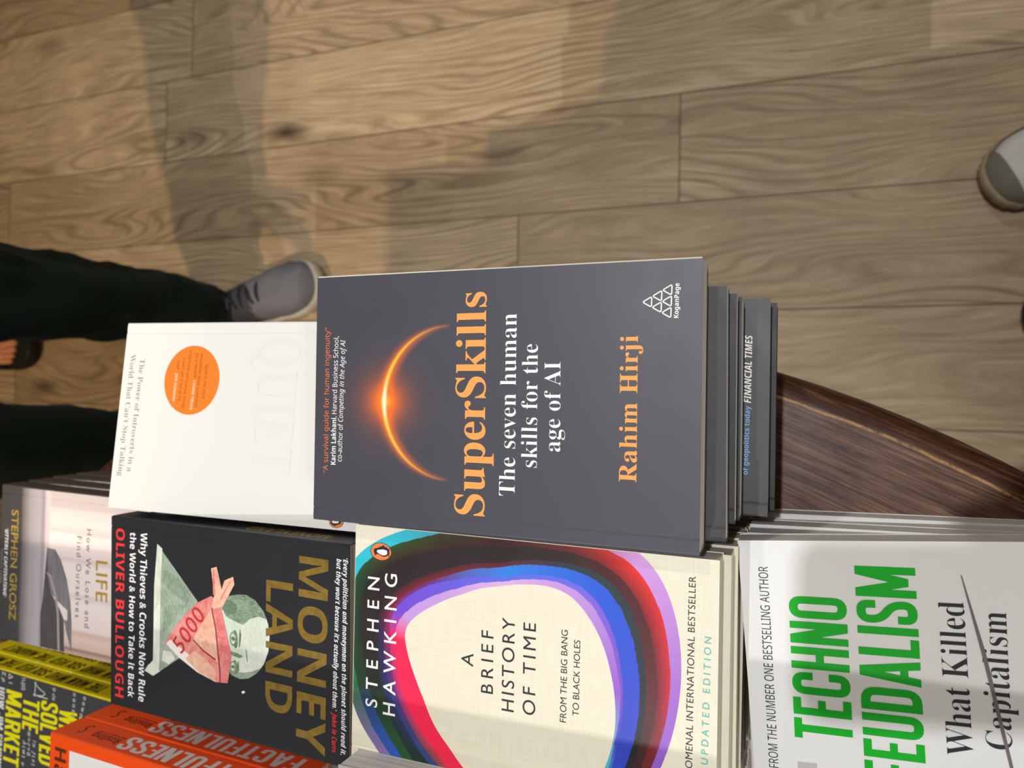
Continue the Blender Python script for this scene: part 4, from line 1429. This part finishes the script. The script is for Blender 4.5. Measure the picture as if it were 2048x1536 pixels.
def make_shoe(name, parent, loc, yaw, L, sole_m, upper_m, tongue_m, lace_m, style, width=1.0):
    """toe along +y, heel at y=0"""
    root = empty(name, loc, (0, 0, R(yaw)))
    root.parent = parent
    n = 40
    ts = [0.5 - 0.5 * math.cos(PI * i / n) for i in range(n + 1)]
    out = [(shoe_halfwidths(t) * width, t * L) for t in ts]
    loop = [(-w - .006 * math.sin(PI * min(1, max(0, (y / L - .55) / .45))) * 0, y) for w, y in out] + [(w, y) for w, y in reversed(out)]
    bm = bmesh.new()
    levels = [(0.0, .97), (0.004, 1.03), (0.018, 1.06), (0.027, 1.04), (0.031, .98)]
    rings = []
    for z, s in levels:
        rings.append([bm.verts.new((x * s, (y - L / 2) * (1 + (s - 1) * .45) + L / 2, z + (0.010 if y > .9 * L and z < .004 else 0) + 0.012 * max(0, (y / L - .75) / .25) ** 2)) for x, y in loop])
    m = len(loop)
    for a, b in zip(rings, rings[1:]):
        for i in range(m):
            j = (i + 1) % m
            bm.faces.new((a[i], a[j], b[j], b[i]))
    bm.faces.new(rings[0])
    bm.faces.new(rings[-1])
    bmesh.ops.recalc_face_normals(bm, faces=bm.faces[:])
    from_bm('sole', bm, [sole_m], root, True)
    # upper
    hs = [(0, .050), (.06, .078), (.2, .088), (.38, .092), (.5, .082), (.62, .066), (.74, .053), (.84, .046), (.92, .038), (.97, .026), (1, .012)]

    if style == 'slip':
        hs = [(a_, h_ * .68) for a_, h_ in hs]

    def hgt(t):
        for (a, p), (b, q) in zip(hs, hs[1:]):
            if t <= b:
                f = (t - a) / (b - a)
                return p + (q - p) * f
        return hs[-1][1]

    def arch(t, grow=1.0, top=None):
        w = shoe_halfwidths(t) * width * .97 * grow
        h = (hgt(t) if top is None else min(top, hgt(t)))
        pts = []
        for i in range(17):
            a = PI * i / 16
            cx, cz = math.cos(a), math.sin(a)
            pts.append((w * math.copysign(abs(cx) ** .75, cx), t * L * 0.985 + 0.002, .026 + h * abs(cz) ** .72 * (1 if grow == 1 else 1.03)))
        return pts
    bm = bmesh.new()
    tl = [.42 + .24 * i / 12 for i in range(13)] if style == 'slip' else [0.0] + [0.02 + 0.98 * i / 44 for i in range(45)]
    rr = [[bm.verts.new(p) for p in arch(t)] for t in tl]
    mi = 1 if style == 'white' else 0
    for a, b in zip(rr, rr[1:]):
        for i in range(16):
            f = bm.faces.new((a[i], a[i + 1], b[i + 1], b[i]))
    if style != 'slip':
        bm.faces.new(rr[0])
        bm.faces.new(rr[-1])
    bmesh.ops.recalc_face_normals(bm, faces=bm.faces[:])
    up = from_bm('strap' if style == 'slip' else 'upper', bm, [upper_m, tongue_m], root, True)
    for p in up.data.polygons:
        cy = p.center.y / L
        if style == 'grey' and cy < .60 - 0.10 * abs(p.center.x) / .045:
            p.material_index = 1
    if style == 'white':
        # rubber toe bumper, a second skin round the front
        bm = bmesh.new()
        rr = []
        for t in [.60 + .40 * i / 22 for i in range(23)]:
            pts = arch(t, 1.035)
            zt = .026 + (.018 + .030 * max(0, (t - .62) / .38)) * 1.0
            lo = [p for p in pts]
            rr.append([bm.verts.new((p[0], p[1] + .002, p[2])) for p in lo])
        for k_, (a, b) in enumerate(zip(rr, rr[1:])):
            for i in range(16):
                zc = (a[i].co.z + a[i + 1].co.z + b[i].co.z + b[i + 1].co.z) / 4
                t = .60 + .40 * (k_ + .5) / 22
                if zc < .026 + .020 + .004 * math.sin(20 * t) or t > .905:
                    bm.faces.new((a[i], a[i + 1], b[i + 1], b[i]))
        bmesh.ops.recalc_face_normals(bm, faces=bm.faces[:])
        from_bm('toe_bumper', bm, [M_WBUMP], root, True)
    # tongue and laces
    if style in ('grey', 'white'):
        for q in range(5):
            t = .40 + .055 * q
            y = t * L
            h = .026 + hgt(t) + .002
            w = .020
            pts = [Vector((-w + 2 * w * i / 8, y + .006 * (1 if q % 2 else -1) * (i / 8 - .5), h + .002 - .009 * (2 * i / 8 - 1) ** 2)) for i in range(9)]
            tube('lace', pts, [.0026] * 9, 8, [lace_m], root)
        for s in (-1, 1):
            pts = [Vector((s * (.004 + .034 * math.sin(PI * i / 12)), .40 * L + .012 - .03 * (1 - math.cos(2 * PI * i / 12)) * .5, .118 - .012 * abs(math.sin(PI * i / 12)))) for i in range(13)]
            tube('lace_bow', pts, [.0024] * 13, 8, [lace_m], root)
    return root


def tube(name, pts, rads, seg, mats, parent, squash=1.0, noise_amp=0.0, seed=0.0, cap=True, freq=9.0):
    bm = bmesh.new()
    rings = []
    n = len(pts)
    up = Vector((0.13, 0.97, 0.2))
    for i in range(n):
        d = (pts[min(n - 1, i + 1)] - pts[max(0, i - 1)]).normalized()
        a = d.cross(up)
        if a.length < 1e-3:
            a = d.cross(Vector((1, 0, 0)))
        a.normalize()
        b = d.cross(a)
        rg = []
        for j in range(seg):
            t = 2 * PI * j / seg
            r = rads[i]
            if noise_amp:
                p0 = pts[i] + (a * math.cos(t) + b * math.sin(t)) * r
                r += noise_amp * mnoise.noise(Vector((p0.x * freq + seed, p0.y * freq, p0.z * freq * 1.7))) + noise_amp * .5 * mnoise.noise(Vector((p0.x * 24 + seed, p0.y * 24, p0.z * 40)))
            rg.append(bm.verts.new(pts[i] + a * (math.cos(t) * r) + b * (math.sin(t) * r * squash)))
        rings.append(rg)
    for p, q in zip(rings, rings[1:]):
        for j in range(seg):
            k = (j + 1) % seg
            bm.faces.new((p[j], p[k], q[k], q[j]))
    if cap:
        bm.faces.new(rings[0])
        bm.faces.new(rings[-1])
    bmesh.ops.recalc_face_normals(bm, faces=bm.faces[:])
    return from_bm(name, bm, mats, parent, True)


def path(keys, n):
    """resample joint keys (Vector, radius) smoothly"""
    P, Q = [], []
    m = len(keys) - 1
    for i in range(n + 1):
        t = i / n * m
        k = min(m - 1, int(t))
        f = t - k
        p0, p1, p2, p3 = (keys[max(0, k - 1)], keys[k], keys[k + 1], keys[min(m, k + 2)])

        def cr_(a, b, c, d):
            return 0.5 * ((2 * b) + (c - a) * f + (2 * a - 5 * b + 4 * c - d) * f * f + (3 * b - a - 3 * c + d) * f ** 3)
        P.append(cr_(p0[0], p1[0], p2[0], p3[0]))
        Q.append(cr_(p0[1], p1[1], p2[1], p3[1]))
    return P, Q


def skin_body(parent, joints, edges, root_i, mat):
    """continuous body surface grown from a joint skeleton"""
    me = bpy.data.meshes.new('body')
    bm = bmesh.new()
    ly = bm.verts.layers.skin.verify()
    vs = []
    for i, (p, r) in enumerate(joints):
        v = bm.verts.new(p)
        v[ly].radius = (r, r) if not isinstance(r, tuple) else r
        v[ly].use_root = (i == root_i)
        vs.append(v)
    for a, b in edges:
        bm.edges.new((vs[a], vs[b]))
    bm.to_mesh(me)
    bm.free()
    o = bpy.data.objects.new('body', me)
    C.objects.link(o)
    o.modifiers.new('skin', 'SKIN')
    sb = o.modifiers.new('sub', 'SUBSURF')
    sb.levels = sb.render_levels = 2
    dg = bpy.context.evaluated_depsgraph_get()
    m2 = bpy.data.meshes.new_from_object(o.evaluated_get(dg))
    bpy.data.objects.remove(o)
    m2.name = 'body'
    return link('body', m2, [mat], parent, True)


def person(label, loc, yaw, lf, rf, trou, jack, shoes, knees=(0, 0), hem=0.062, thigh=.088, grip=None):
    """standing figure; local +y is where it faces; lf/rf = (x, y, yaw) of ankles"""
    root = empty('person', loc, (0, 0, R(yaw)))
    tag(root, label, 'person')
    V = Vector
    hz = .93
    arms = []
    J = [(V((0, 0, hz)), .10), (V((0, .01, 1.10)), .105), (V((0, 0, 1.32)), .12), (V((0, -.005, 1.43)), .085), (V((0, .0, 1.50)), .060), (V((0, .018, 1.575)), .074), (V((0, .015, 1.665)), .092), (V((0, .01, 1.735)), .06),
         (V((0, .088, 1.622)), .011)]
    Ed = [(0, 1), (1, 2), (2, 3), (3, 4), (4, 5), (5, 6), (6, 7), (5, 8)]
    for s, (fx, fy, fyaw) in ((-1, lf), (1, rf)):
        i = len(J)
        bare = 'slip' in shoes
        fd = V((-math.sin(R(fyaw)), math.cos(R(fyaw)), 0))
        fs_ = V((math.cos(R(fyaw)), math.sin(R(fyaw)), 0))
        bl = V((fx, fy, 0)) + fd * (.105 if bare else .13)
        J += [(V((s * .09, 0, hz - .06)), .075), (V((fx * .6 + s * .04, fy * .55 + .02, .50)), .05), (V((fx, fy, .10)), .034), (V((bl.x, bl.y, .058)), (.037, .024))]
        if bare:
            for q, (ox, ln, r_) in enumerate(((-.028, .078, .0125), (-.009, .076, .009), (.006, .070, .0085), (.019, .062, .008), (.031, .052, .0075))):
                a = len(J)
                p1 = bl + fd * (ln * .45) - fs_ * (ox * s)
                p2 = bl + fd * ln - fs_ * (ox * s * 1.05)
                J += [(V((p1.x, p1.y, .046)), r_), (V((p2.x, p2.y, .040)), r_ * .95)]
                Ed += [(i + 3, a), (a, a + 1)]
        Ed += [(0, i), (i, i + 1), (i + 1, i + 2), (i + 2, i + 3)]
        i = len(J)
        if grip and s == 1:
            el, wr, pm, fingers, thumb = grip
        else:
            el, wr, pm = V((s * .22, .0, 1.14)), V((s * .22, .10, .92)), V((s * .215, .145, .85))
            fingers = []
            for q, ln in enumerate((.060, .070, .066, .052)):
                dx = (-.024 + .016 * q)
                fingers.append([V((s * .215 + dx * .5, .165 + dx * .2, .825)), V((s * .215 + dx * .6, .165 + ln * .5, .825 - ln * .6)), V((s * .215 + dx * .6, .165 + ln * .6, .825 - ln))])
            thumb = [V((s * .19, .17, .86)), V((s * .18, .20, .83))]
        arms.append((s, el, wr))
        J += [(V((s * .16, 0, 1.37)), .044), (el, .034), (wr, .027), (pm, (.034, .016))]
        Ed += [(2, i), (i, i + 1), (i + 1, i + 2), (i + 2, i + 3)]
        h = len(J) - 1
        for fg in fingers:
            a = len(J)
            J += [(fg[0], .0085), (fg[1], .008), (fg[2], .0065)]
            Ed += [(h, a), (a, a + 1), (a + 1, a + 2)]
        a = len(J)
        J += [(thumb[0], .010), (thumb[1], .0085)]
        Ed += [(h - 1, a), (a, a + 1)]
    skin_body(root, J, Ed, 0, M_SKIN)
    # trousers: one mesh of two legs and seat
    parts = []
    for s, (fx, fy, fyaw), kn in ((-1, lf, knees[0]), (1, rf, knees[1])):
        P, Q = path([(V((s * .055, 0, .99)), .115), (V((s * .085, 0, .86)), .105), (V((fx * .45 + s * .05, fy * .35 + .01, .68)), thigh), (V((fx * .75 + s * .02, fy * .7 + .02 + kn, .50)), .073),
                     (V((fx, fy * .9, .30)), .070), (V((fx, fy, .15)), hem), (V((fx, fy + .005, .10)), hem * .98)], 60)
        parts.append(tube('trousers', P, Q, 40, [trou], root, 1.0, .010, s * 3.1, True, 7.0))
    P, Q = path([(V((0, 0, 1.04)), .125), (V((0, 0, .97)), .15), (V((0, 0, .90)), .145), (V((0, 0, .83)), .10)], 16)
    parts.append(tube('trousers', P, Q, 40, [trou], root, .8, .006, 5.0))
    bm = bmesh.new()
    for p in parts:
        bm.from_mesh(p.data)
        bpy.data.objects.remove(p)
    from_bm('trousers', bm, [trou], root, True)
    # jacket: torso and sleeves
    parts = []
    P, Q = path([(V((0, 0, .90)), .178), (V((0, .01, 1.10)), .172), (V((0, 0, 1.27)), .192), (V((0, 0, 1.37)), .192), (V((0, 0, 1.43)), .130), (V((0, 0, 1.485)), .066)], 40)
    parts.append(tube('jacket', P, Q, 40, [jack], root, .70, .006, 2.0))
    for s, el, wr in arms:
        P, Q = path([(V((s * .09, 0, 1.385)), .055), (V((s * .185, 0, 1.355)), .070), (el, .058), (wr + (el - wr) * .1, .040)], 24)
        parts.append(tube('jacket', P, Q, 28, [jack], root, 1.0, .005, s))
    bm = bmesh.new()
    for p in parts:
        bm.from_mesh(p.data)
        bpy.data.objects.remove(p)
    from_bm('jacket', bm, [jack], root, True)
    # hair
    bm = bmesh.new()
    bmesh.ops.create_uvsphere(bm, u_segments=28, v_segments=18, radius=1.0)
    for v in bm.verts:
        q = v.co
        k = 1 + .03 * mnoise.noise(q * 5)
        v.co = Vector((q.x * .100 * k, q.y * .112 * k - .006, q.z * .118 * k + 1.672))
    bmesh.ops.delete(bm, geom=[v for v in bm.verts if v.co.z < 1.59 or (v.co.y > .02 and v.co.z < 1.70) or (v.co.y > .045 and v.co.z < 1.735)], context='VERTS')
    from_bm('hair', bm, [M_HAIR], root, True)
    # face and ears
    for s in (-1, 1):
        for nm, c_, r_, mt in (('eye', (s * .034, .096, 1.660), (.014, .008, .007), M_EYE), ('eyebrow', (s * .035, .100, 1.680), (.019, .006, .0035), M_HAIR), ('ear', (s * .094, .008, 1.640), (.010, .020, .030), M_SKIN)):
            bm = bmesh.new()
            bmesh.ops.create_uvsphere(bm, u_segments=14, v_segments=9, radius=1.0)
            for v in bm.verts:
                v.co = Vector((v.co.x * r_[0] + c_[0], v.co.y * r_[1] + c_[1], v.co.z * r_[2] + c_[2]))
            from_bm(nm, bm, [mt], root, True)
    bm = bmesh.new()
    bmesh.ops.create_uvsphere(bm, u_segments=14, v_segments=9, radius=1.0)
    for v in bm.verts:
        v.co = Vector((v.co.x * .024, v.co.y * .007 + .088, v.co.z * .007 + 1.572))
    from_bm('mouth', bm, [M_LIP], root, True)
    for (fx, fy, fyaw), st in zip((lf, rf), shoes):
        if st == 'grey':
            make_shoe('sneaker', root, (fx + math.sin(R(fyaw)) * .055, fy - math.cos(R(fyaw)) * .055, 0), fyaw, .292, M_RUB, M_GSHOE, M_GSHOE2, M_LACE, 'grey', 1.08)
        elif st == 'brown':
            make_shoe('shoe', root, (fx + math.sin(R(fyaw)) * .055, fy - math.cos(R(fyaw)) * .055, 0), fyaw, .285, M_BRSOLE, M_BRSHOE, M_BRSHOE, M_LACE, 'grey', 1.0)
        elif st == 'slip':
            make_shoe('slide_sandal', root, (fx + math.sin(R(fyaw)) * .055, fy - math.cos(R(fyaw)) * .055, 0), fyaw, .275, M_BSHOE, M_BSHOE, M_BSHOE, M_BSHOE, 'slip', 1.0)
        elif st == 'white':
            make_shoe('sneaker', root, (fx + math.sin(R(fyaw)) * .055, fy - math.cos(R(fyaw)) * .055, 0), fyaw, .29, M_WSOLE, M_WSHOE, M_WSHOE, M_WSHOE, 'white', 1.06)
    return root


# man at the far side of the table, facing it
person('person in dark green trousers and grey sneakers standing beyond the white orange-disc book', (.037, 1.13, 0), 180.0,
       (-.128, .0, 19.0), (.13, -.03, -8.0), M_TROU, M_JACK, ('grey', 'grey'))
person('person further back, bare toes in a black sandal between two dark green trouser legs', (-.05, 1.95, 0), 180.0,
       (-.14, -.02, 10.0), (.08, -.02, -8.0), M_BLACKCLOTH, M_JACK, ('slip', 'slip'), hem=.05)
person('person at the right edge, one white sneaker with beige sole stepping into view', (.520, -.474, 0), 25.0,
       (-.10, .06, 2.0), (.10, -.15, -8.0), M_BLACKCLOTH, M_JACK, ('white', 'white'))

# the person taking the picture stands at the near edge: phone in the right hand, one shoe tip just in view
def lens_pt(right, up, back):
    return Vector((0, 0, CAM_Z)) + cr * right + cu * up + cb * back


PX, PY = -0.02, -0.56


def lp_(right, up, back):
    return lens_pt(right, up, back) - Vector((PX, PY, 0))


fing = []
for q in range(4):
    r0 = .066 + .019 * q
    fing.append([lp_(r0, .020, -.004), lp_(r0 - .004, -.012, -.0075), lp_(r0 - .006, -.052 + .006 * abs(q - 1), -.0075)])
grip = (Vector((.235, .13, 1.11)), lp_(.150, .036, .022), lp_(.108, .030, .008), fing, [lp_(.088, .020, .026), lp_(.066, -.004, .0255)])
person('person behind the camera whose dark brown shoe tip just shows at the right edge', (PX, PY, 0), 0.0,
       (-.115, .03, 8.0), (.125, .032, -3.0), M_BLACKCLOTH, M_JACK, ('brown', 'brown'), grip=grip)

phone = empty('smartphone', lens_pt(.058, -.022, .0105))
phone.rotation_mode = 'QUATERNION'
phone.rotation_quaternion = Matrix(((cu.x, cr.x, -cb.x), (cu.y, cr.y, -cb.y), (cu.z, cr.z, -cb.z))).transposed().transposed().to_quaternion()
tag(phone, 'black smartphone held flat over the table by the person with brown shoes', 'phone')
M_PHONE = leather('phone_black', '101114', '17181B', 0.35, 10.0)
M_GLASS = leather('phone_glass', '050507', '08080A', 0.08, 5.0)


def slab(name, w, h, t, r, z0, mats, parent, cx=0.0, cy=0.0):
    pts = rounded([(cx - w / 2, cy - h / 2), (cx + w / 2, cy - h / 2), (cx + w / 2, cy + h / 2), (cx - w / 2, cy + h / 2)], r, True, 6)
    bm = bmesh.new()
    a = [bm.verts.new((x, y, z0)) for x, y in pts]
    b = [bm.verts.new((x, y, z0 + t)) for x, y in pts]
    bm.faces.new(a)
    bm.faces.new(b)
    for i in range(len(pts)):
        j = (i + 1) % len(pts)
        bm.faces.new((a[i], a[j], b[j], b[i]))
    bmesh.ops.recalc_face_normals(bm, faces=bm.faces[:])
    return from_bm(name, bm, mats, parent)


slab('case', .072, .148, .0075, .011, -.0035, [M_PHONE], phone)
slab('screen', .067, .143, .0004, .009, -.0038, [M_GLASS], phone)
slab('camera_bump', .036, .036, .0018, .009, .004, [M_PHONE], phone, .018, -.054)
for ox, oy in ((.022, -.058), (.012, -.046)):
    lathe('lens', [(.0062, .0058), (.0062, .0066), (.0045, .0066), (.0045, .0060)], [M_GLASS], phone, 24, (ox, oy, 0))
